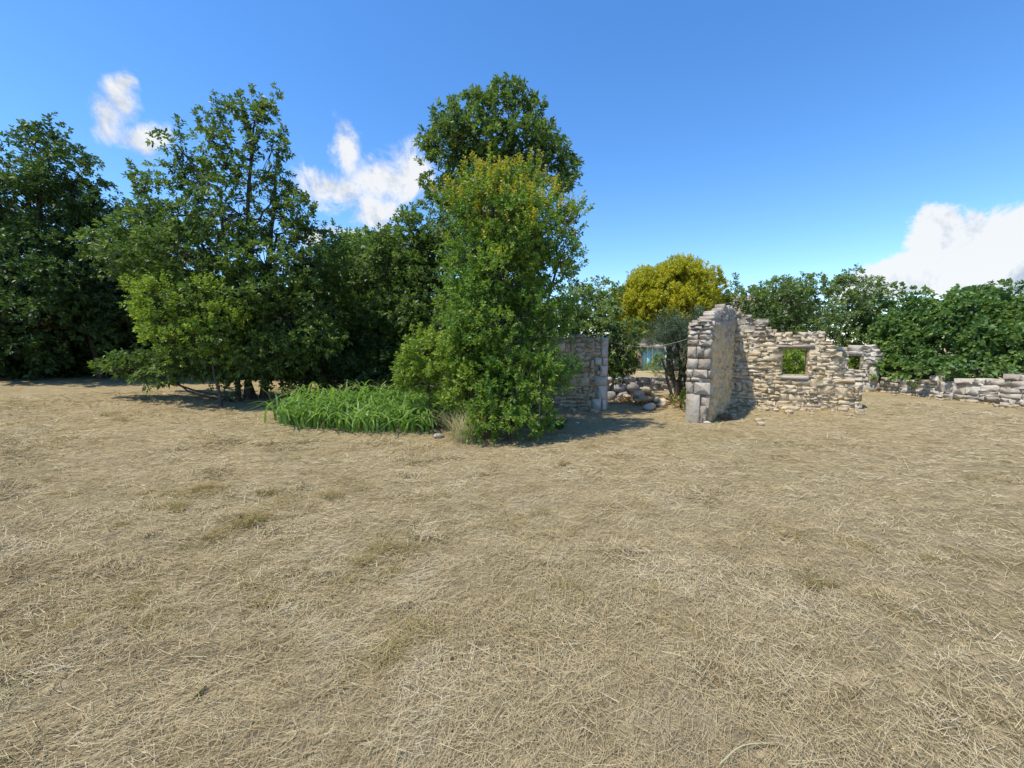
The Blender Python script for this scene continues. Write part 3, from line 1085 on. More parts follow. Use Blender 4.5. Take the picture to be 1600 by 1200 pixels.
# ---- low wall of boulders inside the gate, dark bank wall behind it, and a rubble heap
yard = empty('boulder_wall', ground_at(975, 626), 'low wall of big pale grey boulders just inside the gate', 'stone wall')
yw = Wall(np.array([*ground_at(930, 626)[:2], 0]), (1, .12), .5)
random.seed(14)
for row, (p0, p1) in enumerate(((628, 612), (613, 600), (601, 590))):
    x = 930 + row * 4
    while x < 1000 - row * 6:
        w = random.uniform(13, 24)
        a, b = yw.tz(x, 610)[0], yw.tz(x + w, 610)[0]
        j = random.uniform(-2, 2)
        yw.stone(a, b + .03, yw.tz(960, p0 + 1)[1], yw.tz(960, p1 + j - 1)[1], 'stone_yard', yard, 'boulder', random.uniform(-.1, .1), random.uniform(.35, .5), .12, 'boulder')
        x += w
bank = empty('bank_wall', ground_at(1025, 612), 'low dark wall in shade in front of the teal door', 'stone wall')
bk = Wall(np.array([*ground_at(996, 611)[:2], 0]), (1, 0.04), .5)
kl = bk.tz(1052, 605)[0]
ktop = prof(bk, [(990, 589), (1004, 591), (1024, 592), (1060, 591)])
bk.core(0, kl, ground_line(bk), ktop, [], 'soil', bank, seed=10)
bk.rubble(0, kl, ground_line(bk), ktop, [], 'stone_grey', bank, band=(.25, .36), wid=(.25, .6), seed=71, rot=.06)
heap = empty('rubble_heap', ground_at(1008, 636), 'small heap of fallen pale stones in the gate opening', 'rubble')
r = random.Random(4)
hb = ground_at(1008, 634)
for q in range(24):
    o = bpy.data.objects.new('stone', stone_mesh('stone_left', 'boulder'))
    col.objects.link(o)
    u, v = r.gauss(0, .26), r.gauss(0, .35)
    hh = max(0, .42 - .55 * math.hypot(u, v * .7)) * r.uniform(.3, 1)
    o.parent = heap
    o.matrix_parent_inverse = wmat(heap).inverted()
    sx = r.uniform(.14, .34)
    o.matrix_basis = (Matrix.Translation((hb[0] + u, hb[1] + .3 + v, hb[2] + hh + .03)) @ Matrix.Rotation(r.uniform(0, 3), 4, 'Z') @ Matrix.Rotation(r.gauss(0, .3), 4, 'X')
                      @ Matrix.Diagonal((sx, sx * r.uniform(.6, .9), sx * r.uniform(.4, .65), 1)))

# loose stones lying about
loose = [(685, 684, .13, 'pale stone at the edge of the iris bed', 'stone_white'), (898, 634, .16, 'flat stone lying at the foot of the gate wall', 'stone_left'),
         (907, 631, .11, 'small stone lying beside the flat stone at the gate wall', 'stone_left'), (902, 662, .07, 'white pebble in the shade before the gate wall', 'stone_white'),
         (1197, 641, .13, 'fallen stone lying left below the gable window', 'stone_gable'), (1212, 642, .10, 'smaller fallen stone in the middle below the gable window', 'stone_gable'), (1226, 640, .15, 'largest fallen stone below the gable window', 'stone_gable'),
         (1105, 662, .10, 'small white stone at the foot of the tall pillar slab', 'stone_white')]
for q, (px, py, sz, lab, mt) in enumerate(loose):
    p = ground_at(px, py)
    o = bpy.data.objects.new('loose_stone', stone_mesh(mt, 'boulder'))
    col.objects.link(o)
    o.location = (p[0], p[1], p[2] + sz * .2)
    o.rotation_euler = (random.gauss(0, .1), random.gauss(0, .1), random.uniform(0, 6))
    o.scale = (sz * 1.5, sz * 1.1, sz * .75)
    tag(o, lab, 'stone', 'loose stones on the ground')

# ---- farmhouse behind the yard: teal boarded door, white pier, roof
HY = 27.0
house = empty('farmhouse', (11.5, HY, 0), 'old rendered farmhouse with teal boarded door seen through the gate', 'house')
hw = Wall(np.array([6.9, HY + .8, 0]), (1, -0.28), .5)
hl = 10.5
d0, d1 = hw.tz(1004, 570)[0], hw.tz(1041, 570)[0]
dz1 = hw.tz(1020, 544)[1]
hw.core(0, hl, lambda t: 0, lambda t: 3.3, [(d0, d1, -.5, dz1)], 'render', house, 'wall', 0, .012, .16, 12)
nb_ = 5
for q in range(nb_):
    a = d0 - .04 + (d1 - d0 + .08) * q / nb_
    b = d0 - .04 + (d1 - d0 + .08) * (q + 1) / nb_
    me = box_mesh('door_board', b - a - .012, .04, dz1 + .04, 'teal')
    o = obj('door_board', me, house)
    c = hw.pt((a + b) / 2, dz1 / 2, -.22 - .006 * (q % 2))
    o.location = c
hw.stone(d0 - .25, d1 + .25, dz1 + .003, dz1 + .22, 'stone_white', house, 'block', .03, .4, .004, 'lintel')
p0, p1 = hw.tz(1038, 560)[0], hw.tz(1053, 560)[0]
hw2 = Wall(np.array([6.9, HY + .78, 0]), (1, -0.28), .5)
hw2.stone(p0, p1, -.05, hw.tz(1045, 543)[1] + .1, 'white', house, 'block', .25, .4, .004, 'white_pier')
rv = []
for t in (-.3, hl + .3):
    for (y, z) in ((-.45, 3.15), (3.0, 4.75), (6.5, 3.15), (-.45, 3.27), (3.0, 4.90), (6.5, 3.27)):
        rv.append(hw.pt(t + (2.6 if z > 4 and t < 0 else 0), z, -y))
rf = np.array([(0, 1, 7, 6), (1, 2, 8, 7), (3, 9, 10, 4), (4, 10, 11, 5), (0, 6, 9, 3), (2, 5, 11, 8), (0, 3, 4, 1), (1, 4, 5, 2), (6, 7, 10, 9), (7, 8, 11, 10)])
obj('roof', mesh_np('roof', np.array(rv), rf, M['roof']), house)

# ---- wire slung across the gate opening
a_, b_ = lw.pt(ll - .05, lw.tz(948, 531)[1], .03), np.array([*(C[:2] - side.n * .44 - side.d * .03), end.tz(1080, 529)[1]])
s = np.linspace(0, 1, 16)[:, None]
cw = a_ * (1 - s) + b_ * s
cw[:, 2] -= .17 * (1 - (2 * s[:, 0] - 1) ** 2)
V, F = tubes(cw[None], np.full((1, 16), .0045), 5)
tag(obj('slack_wire', mesh_np('slack_wire', V, F, M['wire'])), 'thin slack wire slung across the gate opening', 'wire')

# ---- small stones and chips fallen along the wall feet
rr_ = np.random.default_rng(55)
dv, df, off_ = [], [], 0
for (wl, ta, tb, cnt) in ((gab, 0, ge, 110), (bw, 0, bl_, 90), (lw, .5, ll, 60), (side, 0.1, slen, 50), (ann, 0, al, 30)):
    for q in range(cnt):
        sz = float(np.clip(rr_.lognormal(np.log(.05), .5), .02, .16))
        src = random.choice(_stones[('stone_gable', 'rubble')])
        v = np.array([x.co[:] for x in src.vertices]) * np.array([sz * 1.4, sz, sz * .7])
        a_ = rr_.uniform(0, 6.28)
        v = np.stack([v[:, 0] * np.cos(a_) - v[:, 1] * np.sin(a_), v[:, 0] * np.sin(a_) + v[:, 1] * np.cos(a_), v[:, 2]], -1)
        xy = wl.pt(rr_.uniform(ta, tb), 0, .06 + rr_.exponential(.22))
        v = v + np.array([xy[0], xy[1], float(gz(xy[0], xy[1])) + sz * .2])
        f = np.array([p.vertices[:] for p in src.polygons])
        dv.append(v)
        df.append(f + off_)
        off_ += len(v)
tag(obj('stone_debris', mesh_np('stone_debris', np.concatenate(dv), np.concatenate(df), M['stone_left'])), 'small stone chips fallen along the feet of the walls', 'stone chips', None, 'stuff')

# ------------------------------------------------------------------ iris bed
r = np.random.default_rng(8)
n = 2300
u = r.uniform(-1, 1, (n, 2))
aa = np.arctan2(u[:, 1], u[:, 0])
u = u[np.sqrt((u ** 2).sum(1)) < .88 + .10 * np.sin(aa * 5 + 1) + .06 * np.sin(aa * 11) + r.normal(0, .05, n)]
n = len(u)
cx, cy = -2.75, 8.75
x = cx + u[:, 0] * 2.25 - .1
y = cy + u[:, 1] * 1.15 - .12 * u[:, 0]
H = r.uniform(.46, .95, n) * (1 + .30 * u[:, 1])
a = r.uniform(0, 6.28, n)
d = np.stack([np.cos(a), np.sin(a), np.zeros(n)], -1)
d[:, 1] -= .25
d[:, 0] += .25
d = unit(d)
sd = np.stack([-d[:, 1], d[:, 0], np.zeros(n)], -1)
p0 = np.stack([x, y, gz(x, y)], -1)
up = np.array([0, 0, 1.0])
reach = r.uniform(.3, 1.1, n)
K = 6
V = np.zeros((n, K, 2, 3))
wd = r.uniform(.024, .046, n)
for k in range(K):
    q = k / (K - 1)
    c = p0 + up * (H * (q * 1.3 - .46 * q ** 2.6 * (1 + reach))[:, ])[:, None] + d * (reach * H * 1.3 * q ** 2.2)[:, None]
    w = (wd * (1 - q ** 2.5) + .002)[:, None] * sd * .5
    V[:, k, 0] = c - w
    V[:, k, 1] = c + w
k0 = np.arange(n)[:, None] * K * 2
F = np.concatenate([k0 + np.array([[2 * k, 2 * k + 1, 2 * k + 3, 2 * k + 2]]) for k in range(K - 1)], 0)
tag(obj('iris_bed', mesh_np('iris_bed', V.reshape(-1, 3), F, M['iris'])), 'bed of bright green sword shaped iris leaves', 'iris leaves', None, 'stuff')


def blades(centre, rx, ry, n, h, wdt, lean, seed, droop=.3):
    r = np.random.default_rng(seed)
    ang, rr = r.uniform(0, 6.28, n), np.sqrt(r.uniform(0, 1, n))
    x, y = centre[0] + rx * rr * np.cos(ang), centre[1] + ry * rr * np.sin(ang)
    p0 = np.stack([x, y, gz(x, y) - .01], -1)
    a = r.uniform(0, 6.28, n)
    d = np.stack([np.cos(a), np.sin(a), np.zeros(n)], -1)
    sd = np.stack([-d[:, 1], d[:, 0], np.zeros(n)], -1)
    Hh = h * r.uniform(.5, 1.15, n)
    ln = lean * r.uniform(.3, 1.5, n)
    K = 4
    V = np.zeros((n, K, 2, 3))
    for k in range(K):
        q = k / (K - 1)
        c = p0 + np.array([0, 0, 1.]) * (Hh * (q - droop * q ** 3))[:, None] + d * (Hh * ln * q ** 1.6)[:, None]
        w = wdt * (1 - .8 * q) * sd * .5
        V[:, k, 0], V[:, k, 1] = c - w, c + w
    k0 = np.arange(n)[:, None] * K * 2
    F = np.concatenate([k0 + np.array([[2 * k, 2 * k + 1, 2 * k + 3, 2 * k + 2]]) for k in range(K - 1)], 0)
    return V.reshape(-1, 3), F


pc = ground_at(730, 690)
V, F = merge([blades(pc, .2, .16, 210, .70, .007, .85, 3), blades(pc + np.array([-.12, .08, 0]), .18, .15, 110, .85, .006, .7, 4)])
tag(obj('dry_grass_tuft', mesh_np('dry_grass_tuft', V, F, M['drygrass'])), 'pale dry grass tuft between the iris bed and the low shrub', 'grass tuft')
pc = ground_at(1122, 656)
V, F = blades(pc, .34, .14, 220, .24, .007, .9, 6)
tag(obj('rusty_weed_tuft', mesh_np('rusty_weed_tuft', V, F, M['rustweed'])), 'reddish brown dead weeds at the foot of the plastered wall', 'weeds')
pc = ground_at(865, 668)
V, F = blades(pc, .2, .25, 160, .42, .014, 1.3, 7, .5)
tag(obj('dark_leaf_tuft', mesh_np('dark_leaf_tuft', V, F, M['oak_dark'])), 'dark green strap leaved tuft in shade right of the shrub', 'plant')
# single dry stalk
p = ground_at(840, 692)
tip = at(843, 582, p[1] + .05)
c = spline([p, (p + tip) / 2 + np.array([.02, 0, 0]), tip], 8)
V, F = tubes(c[None], np.linspace(.008, .004, 8)[None], 5)
lf = leaf_geo(np.repeat(c[-3:], 5, 0), unit(np.random.default_rng(2).normal(0, 1, (15, 3)) + np.array([0, 0, 1.2])), np.full(15, .07), np.full(15, .02), np.random.default_rng(3), fancy=True)
V, F = merge([(V, F), lf])
tag(obj('dry_stalk', mesh_np('dry_stalk', V, F, M['drygrass'], True)), 'single tall dry stalk standing in front of the shrub', 'stalk')
# grass seed heads behind the irises
V, F = blades((-2.3, 9.75, 0), 1.3, .25, 220, .85, .006, .25, 12, .15)
tag(obj('tall_grass', mesh_np('tall_grass', V, F, M['greengrass'])), 'tall thin grass behind the iris bed', 'grass', None, 'stuff')
# short grass in the field
parts = []
spots = [(240, 785, .32, 420, .16), (265, 795, .2, 200, .14), (400, 815, .22, 320, .17), (335, 760, .24, 240, .11), (600, 868, .20, 260, .10), (775, 822, .34, 320, .09), (860, 838, .25, 160, .07), (480, 790, .28, 320, .13), (310, 850, .2, 160, .09), (420, 770, .25, 200, .10), (345, 690, .4, 220, .12), (190, 650, .5, 250, .12), (530, 850, .3, 200, .09),
         (1490, 1120, .25, 160, .05), (1330, 985, .25, 80, .05), (1540, 995, .2, 60, .05), (170, 880, .3, 120, .07), (430, 640, .5, 160, .16), (280, 690, .5, 100, .1), (1200, 1155, .05, 60, .05), (1300, 985, .2, 40, .05), (990, 800, .3, 50, .05), (540, 900, .3, 60, .06)]
rs = random.Random(3)
for q in range(80):
    spots.append((rs.gauss(520, 420), 690 + 330 * rs.random() ** 1.6, rs.uniform(.10, .40), rs.randint(50, 190), rs.uniform(.04, .11)))
for q, (px, py, rr, nn, hh) in enumerate(spots):
    p = ground_at(px, py)
    for w_ in range(3):
        o_ = np.array([rs.gauss(0, rr * .6), rs.gauss(0, rr * .5), 0])
        parts.append(blades(p + o_, rr * rs.uniform(.3, .8), rr * rs.uniform(.2, .5), max(8, nn // 3), hh * rs.uniform(.5, 1.25), .0045, rs.uniform(.8, 1.8), 100 + q * 3 + w_, .5))
for (wl, ta, tb, cnt, hh) in ((gab, 0, ge, 16, .13), (bw, 0, bl_, 26, .16), (lw, .5, ll, 12, .18), (side, .2, slen, 12, .15), (ann, 0, al, 8, .2)):
    for q in range(cnt):
        p = wl.pt(rs.uniform(ta, tb), 0, rs.uniform(.05, .25))
        parts.append(blades(p, .12, .10, rs.randint(12, 40), hh * rs.uniform(.5, 1.4), .006, .8, 400 + q + cnt * 7, .4))
V, F = merge(parts)
tag(obj('stubble_grass', mesh_np('stubble_grass', V, F, M['greengrass'])), 'short green and dry grass tufts left standing in the hay', 'grass', None, 'stuff')
# fallen leaves inside the gate
r = np.random.default_rng(19)
n = 900
pc = ground_at(1035, 632)
x, y = pc[0] + r.normal(0, .62, n), pc[1] + .25 + r.normal(0, .45, n)
d = unit(np.stack([r.normal(0, 1, n), r.normal(0, 1, n), r.normal(0, .25, n)], -1))
V, F = leaf_geo(np.stack([x, y, gz(x, y) + r.exponential(.03, n) + .015], -1), d, r.uniform(.06, .13, n), r.uniform(.04, .07, n), r, 1.2, True, .02, .2)
tag(obj('fallen_leaves', mesh_np('fallen_leaves', V, F, M['deadleaf'])), 'brown fallen leaves on the ground inside the gate', 'leaves', None, 'stuff')
# one dead leaf and a curved stem in the foreground
p = ground_at(318, 1080)
V, F = leaf_geo(np.array([p + np.array([.0, 0, .03])]), np.array([[.1, -.97, .2]]), np.array([.075]), np.array([.045]), np.random.default_rng(6), 1.0, True, .2, .3)
tag(obj('dead_leaf', mesh_np('dead_leaf', V, F, M['greengrass'])), 'single curled yellowish leaf lying on the hay in front', 'leaf')
c = spline([ground_at(1125, 1199) + np.array([0, 0, .015]), ground_at(1160, 1178) + np.array([0, 0, .03]), ground_at(1216, 1170) + np.array([0, 0, .02])], 9)
V, F = tubes(c[None], np.linspace(.0035, .0025, 9)[None], 5)
tag(obj('bent_stem', mesh_np('bent_stem', V, F, M['drygrass'], True)), 'thick curved dry stem lying on the hay in front', 'stem')


# ------------------------------------------------------------------ trees
def S(*a, **k):
    return stem(*a, **k)


# left oak with several stems and feathery top
Y = 10.5
t1, b1 = S(372, 618, 345, 300, Y, .055, .03)
t2, _ = S(386, 616, 390, 200, Y + .2, .075, .03)
t3, _ = S(411, 608, 430, 280, Y + .7, .085, .04)
t4, _ = S(398, 612, 300, 330, Y + .5, .06, .03)
tree('oak_tree', 'tall feathery topped oak with several thin stems left of the iris bed', 'tree', b1, [t1, t2, t3, t4],
     [(398, 190, Y, 24, 30, .35, .36), (345, 212, Y, 36, 24, .4, .36), (425, 235, Y, 20, 36, .35, .36), (370, 258, Y, 44, 32, .5, .45), (312, 285, Y, 46, 34, .6, .45), (425, 300, Y, 22, 30, .35, .4),
      (285, 238, Y, 24, 26, .4, .5), (222, 300, Y, 28, 26, .5, .5), (262, 335, Y, 44, 40, .7, .65), (375, 335, Y, 85, 42, .9, .65), (462, 345, Y, 26, 38, .5, .55), (225, 395, Y, 54, 46, .8, .8), (310, 405, Y - .2, 85, 55, 1.0, .8), (415, 415, Y, 85, 55, 1.1, .8),
      (485, 415, Y + .4, 45, 52, .9), (190, 400, Y + .3, 42, 38, .8), (360, 470, Y - .3, 80, 50, 1.1), (445, 495, Y, 75, 58, 1.2), (495, 540, Y, 45, 40, .9), (355, 545, Y - .6, 52, 32, .8),
      (200, 578, Y - .5, 28, 8, .3, 3), (245, 577, Y - .5, 40, 13, .4, 2.4), (300, 560, Y - .6, 45, 28, .6), (430, 560, Y - .2, 70, 30, .9), (350, 606, Y - .5, 28, 10, .3)],
     'oak', 'oak', 101, group='oak trees along the field edge', shoots=[(335, 143, Y, .9), (350, 150, Y, .7), (372, 140, Y, .9), (392, 134, Y, .8), (412, 150, Y, .6), (434, 136, Y, .9), (445, 195, Y, .8), (278, 180, Y, .8), (300, 172, Y, .9), (318, 165, Y, .7), (448, 225, Y, .7),
                                (200, 248, Y, .9), (228, 275, Y, .7), (255, 255, Y, .8), (270, 225, Y, .8), (456, 268, Y, .9), (466, 290, Y, .8), (490, 325, Y, .8), (180, 330, Y, .8), (375, 165, Y, .9), (418, 165, Y, .7), (345, 175, Y, .6), (508, 350, Y, .5), (325, 205, Y, .9), (360, 190, Y, .9), (405, 200, Y, .8), (440, 250, Y, .8), (300, 240, Y, .9), (330, 250, Y, .8), (385, 225, Y, .8), (270, 280, Y, .8), (240, 310, Y, .8), (300, 300, Y, .8), (420, 270, Y, .7), (355, 240, Y, .7), (450, 300, Y, .7), (480, 350, Y, .7), (212, 330, Y, .7), (175, 350, Y, .7)])
# young bright tree in front of it
t1, b1 = S(345, 614, 300, 440, 9.7, .03, .015)
tree('young_tree', 'young tree with bright yellow green leaves against the tall oak', 'tree', b1, [t1],
     [(268, 470, 9.6, 45, 45, .5, .8), (320, 490, 9.5, 45, 48, .5, .7), (285, 525, 9.6, 58, 38, .6, .9), (350, 520, 9.6, 40, 40, .5, .6), (230, 440, 9.8, 25, 25, .3, .6), (235, 495, 9.8, 28, 25, .4, .7), (430, 460, 9.9, 30, 28, .3, .4)],
     'shrub', 'young', 102, shoots=[(222, 420, 9.8, .5), (262, 420, 9.7, .5), (305, 430, 9.6, .5), (345, 440, 9.6, .5)])
# dark wood at the edge of the field
Y = 13.0
t1, b1 = S(60, 585, 60, 300, Y, .14, .06)
t2, _ = S(155, 580, 120, 400, Y + .5, .08, .04)
tree('oak_tree', 'broad dark oak filling the edge of the field, its branches hanging to the ground', 'tree', b1, [t1, t2],
     [(68, 250, Y, 55, 40, 1.0, .85), (5, 285, Y, 65, 50, 1.2, .9), (112, 305, Y, 45, 45, 1.0, .85), (60, 345, Y, 105, 60, 1.5), (150, 375, Y + .5, 42, 45, 1.0), (-70, 360, Y, 100, 85, 1.6), (20, 430, Y - .5, 110, 65, 1.6), (125, 440, Y, 80, 60, 1.5),
      (-80, 490, Y - .6, 90, 70, 1.4), (55, 505, Y - .8, 85, 48, 1.3), (20, 548, Y - 1, 48, 26, .9), (150, 510, Y + .3, 70, 42, 1.2), (-60, 560, Y - .8, 60, 30, 1.0)],
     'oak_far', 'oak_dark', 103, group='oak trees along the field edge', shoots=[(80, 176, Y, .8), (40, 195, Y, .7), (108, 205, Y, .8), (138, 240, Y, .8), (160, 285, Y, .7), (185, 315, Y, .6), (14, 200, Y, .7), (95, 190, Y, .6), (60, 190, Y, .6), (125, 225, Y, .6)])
t1, b1 = S(235, 578, 220, 430, 15.5, .1, .05)
t2, _ = S(168, 575, 180, 470, 15.2, .06, .03)
tree('oak_tree', 'dark oak in shade between the broad oak and the feathery oak', 'tree', b1, [t1, t2],
     [(215, 380, 15.5, 70, 60, 1.6), (190, 460, 15.5, 80, 60, 1.6), (270, 450, 15.5, 75, 70, 1.6), (230, 525, 15.5, 85, 36, 1.5), (320, 520, 15.8, 70, 45, 1.4)],
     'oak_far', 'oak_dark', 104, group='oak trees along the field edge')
# middle group behind the irises
Y = 13.2
t1, b1 = S(560, 600, 565, 420, Y, .1, .05)
t2, _ = S(505, 602, 510, 430, Y, .08, .04)
tree('oak_tree', 'dark spreading oak with lighter top behind the iris bed', 'tree', b1, [t1, t2],
     [(560, 410, Y, 48, 36, 1.0), (510, 430, Y, 42, 42, 1.0), (590, 450, Y, 70, 50, 1.3), (520, 490, Y - .3, 70, 60, 1.4), (600, 520, Y - .3, 80, 50, 1.4), (540, 560, Y - .6, 95, 38, 1.3), (480, 550, Y - .5, 55, 40, 1.0), (630, 575, Y - .5, 60, 30, 1.0)],
     'oak_far', 'oak', 105, group='oak trees along the field edge', shoots=[(520, 345, Y, .6), (498, 360, Y, .6), (600, 400, Y, .5)])
t1, b1 = S(660, 605, 660, 420, 12.5, .1, .05)
tree('oak_tree', 'rounded green oak behind the bright shrub, lower than its neighbour', 'tree', b1, [t1],
     [(650, 385, 12.5, 58, 42, 1.1), (700, 365, 12.5, 45, 42, 1.0), (620, 420, 12.3, 55, 45, 1.1), (690, 440, 12.3, 70, 55, 1.2), (650, 490, 12.2, 75, 50, 1.2), (700, 530, 12.3, 55, 50, 1.1), (640, 560, 12.3, 60, 38, 1.0)],
     'oak_far', 'oak', 106, group='oak trees along the field edge', shoots=[(630, 338, 12.5, .5), (645, 342, 12.5, .5), (690, 332, 12.5, .4), (600, 360, 12.5, .4)])
t1, b1 = S(575, 600, 565, 390, 17, .08, .04)
tree('field_maple', 'yellowish green rounded tree top behind the dark oaks', 'tree', b1, [t1],
     [(565, 392, 17, 45, 26, 1.2), (600, 400, 17, 50, 28, 1.2), (560, 430, 17, 60, 40, 1.4), (640, 400, 17.5, 45, 32, 1.2)], 'oak_far', 'plum', 107)
tree('dark_thicket', 'dark low thicket filling the shade behind the iris bed', 'shrub', ground_at(560, 628), [S(520, 615, 520, 590, 11.4, .02, .01)[0], S(610, 618, 610, 590, 11.2, .02, .01)[0]],
     [(455, 590, 11.6, 30, 16, .5), (500, 585, 11.5, 40, 26, .6), (550, 590, 11.4, 45, 24, .6), (605, 590, 11.2, 45, 26, .6), (650, 600, 11.0, 40, 24, .6), (690, 600, 10.6, 40, 34, .6), (530, 560, 12.2, 60, 30, .7), (620, 560, 12.0, 60, 34, .7), (700, 560, 11.0, 40, 40, .7)], 'oak_far', 'oak_dark', 130)
# tall oak in the middle
Y = 9.9
t1, b1 = S(780, 640, 775, 230, Y, .12, .045)
t2, _ = S(800, 640, 830, 250, Y, .07, .03)
tree('oak_tree', 'tallest dark green oak rising behind the yellow green tree', 'tree', b1, [t1, t2],
     [(795, 160, Y, 26, 30, .4, .75), (765, 185, Y, 36, 36, .6, .8), (715, 215, Y, 42, 26, .6, .8), (690, 235, Y, 30, 26, .5, .7), (750, 235, Y, 65, 42, .9, .9), (838, 200, Y, 30, 36, .6, .75), (850, 235, Y, 32, 34, .6, .7), (810, 250, Y, 60, 50, .9, .9),
      (880, 258, Y, 24, 22, .4, .7), (705, 275, Y, 36, 34, .6, .8), (740, 310, Y, 55, 48, .9, .9), (860, 285, Y, 22, 20, .4, .6), (820, 330, Y, 60, 60, 1.0, .9), (770, 400, Y, 70, 60, 1.1), (830, 450, Y + .3, 60, 70, 1.1), (760, 500, Y + .4, 70, 60, 1.1)],
     'oak', 'oak', 108, group='oak trees along the field edge', shoots=[(795, 120, Y, .6), (742, 145, Y, .5), (760, 150, Y, .5), (840, 148, Y, .5), (655, 205, Y, .6), (650, 225, Y, .5), (672, 182, Y, .5), (868, 178, Y, .5), (872, 215, Y, .5), (904, 248, Y, .4), (898, 270, Y, .4), (700, 180, Y, .5), (718, 185, Y, .4), (820, 150, Y, .4), (780, 128, Y, .6), (808, 135, Y, .6), (752, 158, Y, .5), (850, 165, Y, .6), (862, 195, Y, .6), (885, 232, Y, .6), (905, 258, Y, .5), (665, 200, Y, .6), (660, 240, Y, .5), (690, 185, Y, .6), (730, 190, Y, .6), (675, 290, Y, .5)])
# yellow-green tree in front
Y = 8.0
stems = [S(775, 668, 770, 300, Y, .05, .02), S(790, 670, 830, 330, Y + .1, .045, .02), S(765, 668, 740, 380, Y, .04, .02), S(800, 668, 870, 420, Y + .1, .04, .02)]
tree('plum_tree', 'yellow green many stemmed tree with leaves down to the ground', 'tree', stems[0][1], [q[0] for q in stems],
     [(768, 285, Y, 28, 32, .4, .8), (752, 335, Y, 50, 45, .6, .95), (825, 315, Y, 38, 38, .5, .85), (800, 360, Y - .1, 75, 52, .8), (742, 400, Y, 42, 52, .6), (848, 380, Y, 36, 46, .5, .85), (785, 430, Y - .2, 72, 52, .8), (725, 460, Y, 30, 45, .5),
      (840, 460, Y, 42, 48, .6, .9), (775, 505, Y - .2, 72, 46, .8), (835, 530, Y, 40, 44, .6, .9), (790, 570, Y - .1, 65, 38, .7), (858, 580, Y - .1, 28, 32, .45, .9), (888, 345, Y, 20, 32, .3, .4), (875, 410, Y, 22, 36, .35, .5), (880, 500, Y + .2, 16, 30, .3, .5), (740, 560, Y, 45, 45, .6)],
     'small', 'plum', 109, shoots=[(765, 235, Y, .5), (745, 262, Y, .5), (790, 252, Y, .5), (810, 262, Y, .5), (840, 270, Y, .4), (725, 300, Y, .5), (860, 310, Y, .5), (910, 315, Y, .6), (918, 345, Y, .5), (905, 380, Y, .5), (890, 300, Y, .5), (915, 410, Y, .4), (895, 590, Y, .4), (905, 560, Y, .4), (898, 470, Y, .4)],
     extra=('tip', .16, .45))
# shrubs at its foot
tree('round_shrub', 'small round shrub with bright glossy leaves at the end of the iris bed', 'shrub', ground_at(672, 664), [S(672, 655, 668, 560, 8.3, .02, .01)[0]],
     [(665, 555, 8.2, 30, 28, .35), (672, 590, 8.1, 36, 28, .4), (650, 580, 8.2, 22, 24, .3), (692, 575, 8.3, 26, 26, .35, .8)], 'shrub', 'young', 110, shoots=[(652, 522, 8.2, .2), (672, 526, 8.2, .2)], fancy=True)
tree('upright_shrub', 'upright bright leaved shrub between the round shrub and the yellow green tree', 'shrub', ground_at(735, 672), [S(735, 665, 735, 540, 7.9, .025, .01)[0]],
     [(730, 525, 7.8, 30, 30, .3, .8), (728, 565, 7.7, 36, 30, .35), (715, 605, 7.6, 38, 28, .4), (750, 600, 7.5, 34, 34, .4)], 'shrub', 'young', 111, shoots=[(715, 495, 7.8, .25), (735, 490, 7.8, .25), (755, 500, 7.8, .25)], fancy=True)
tree('low_shrub', 'low dense shrub with small pale green leaves at the edge of the hay', 'shrub', ground_at(795, 690), [S(795, 688, 795, 640, 7.15, .02, .01)[0], S(775, 688, 765, 640, 7.1, .015, .01)[0]],
     [(795, 660, 7.1, 42, 24, .4), (768, 668, 7.0, 20, 15, .25, .9), (825, 645, 7.2, 32, 34, .4), (790, 620, 7.3, 42, 30, .4), (840, 600, 7.4, 34, 36, .4, .8), (770, 650, 7.0, 30, 20, .3, .8)], 'shrub', 'plum', 112, shoots=[(845, 565, 7.4, .3), (860, 580, 7.4, .3), (875, 575, 7.4, .3), (825, 580, 7.3, .25)], fancy=True)
# tree behind the gate wall
t1, b1 = S(915, 606, 915, 480, 14, .07, .04)
tree('bushy_tree', 'bushy green tree just behind the gate wall', 'tree', b1, [t1],
     [(920, 468, 14, 38, 28, .9), (895, 500, 14, 45, 38, 1.0), (935, 510, 14, 32, 38, .9), (900, 550, 14, 50, 40, 1.0), (950, 548, 13.6, 26, 36, .7), (972, 528, 13.0, 24, 20, .7), (945, 505, 13.2, 22, 22, .7)], 'oak_far', 'mixed', 113, shoots=[(910, 437, 14, .4), (930, 437, 14, .4), (945, 455, 14, .4)])
t1, b1 = S(968, 612, 968, 560, 13.6, .04, .02)
tree('dark_shrub', 'dark green shrub above the boulders inside the gate', 'shrub', b1, [t1],
     [(962, 550, 13.4, 26, 30, .6), (970, 578, 13.3, 18, 16, .4), (956, 580, 13.3, 22, 18, .5)], 'oak', 'oak', 114)
# golden tree
t1, b1 = S(1045, 598, 1048, 480, 17.5, .12, .07)
Y = 17
tree('golden_tree', 'round golden yellow tree behind the gate', 'tree', b1, [t1],
     [(1048, 450, Y, 68, 36, 1.6), (1006, 472, Y, 48, 32, 1.4), (1086, 464, Y, 36, 38, 1.2), (1036, 482, Y - .4, 70, 28, 1.4), (981, 497, Y, 30, 24, .9), (1081, 500, Y, 30, 20, .9), (994, 517, Y - .3, 24, 14, .6), (1056, 432, Y, 40, 22, 1.0)], 'gold', 'gold', 115, shoots=[(994, 442, Y, .4), (1024, 420, Y, .4), (1054, 404, Y, .4), (1079, 406, Y, .4), (1104, 420, Y, .4), (1122, 440, Y, .4), (969, 464, Y, .4), (959, 492, Y, .4)])
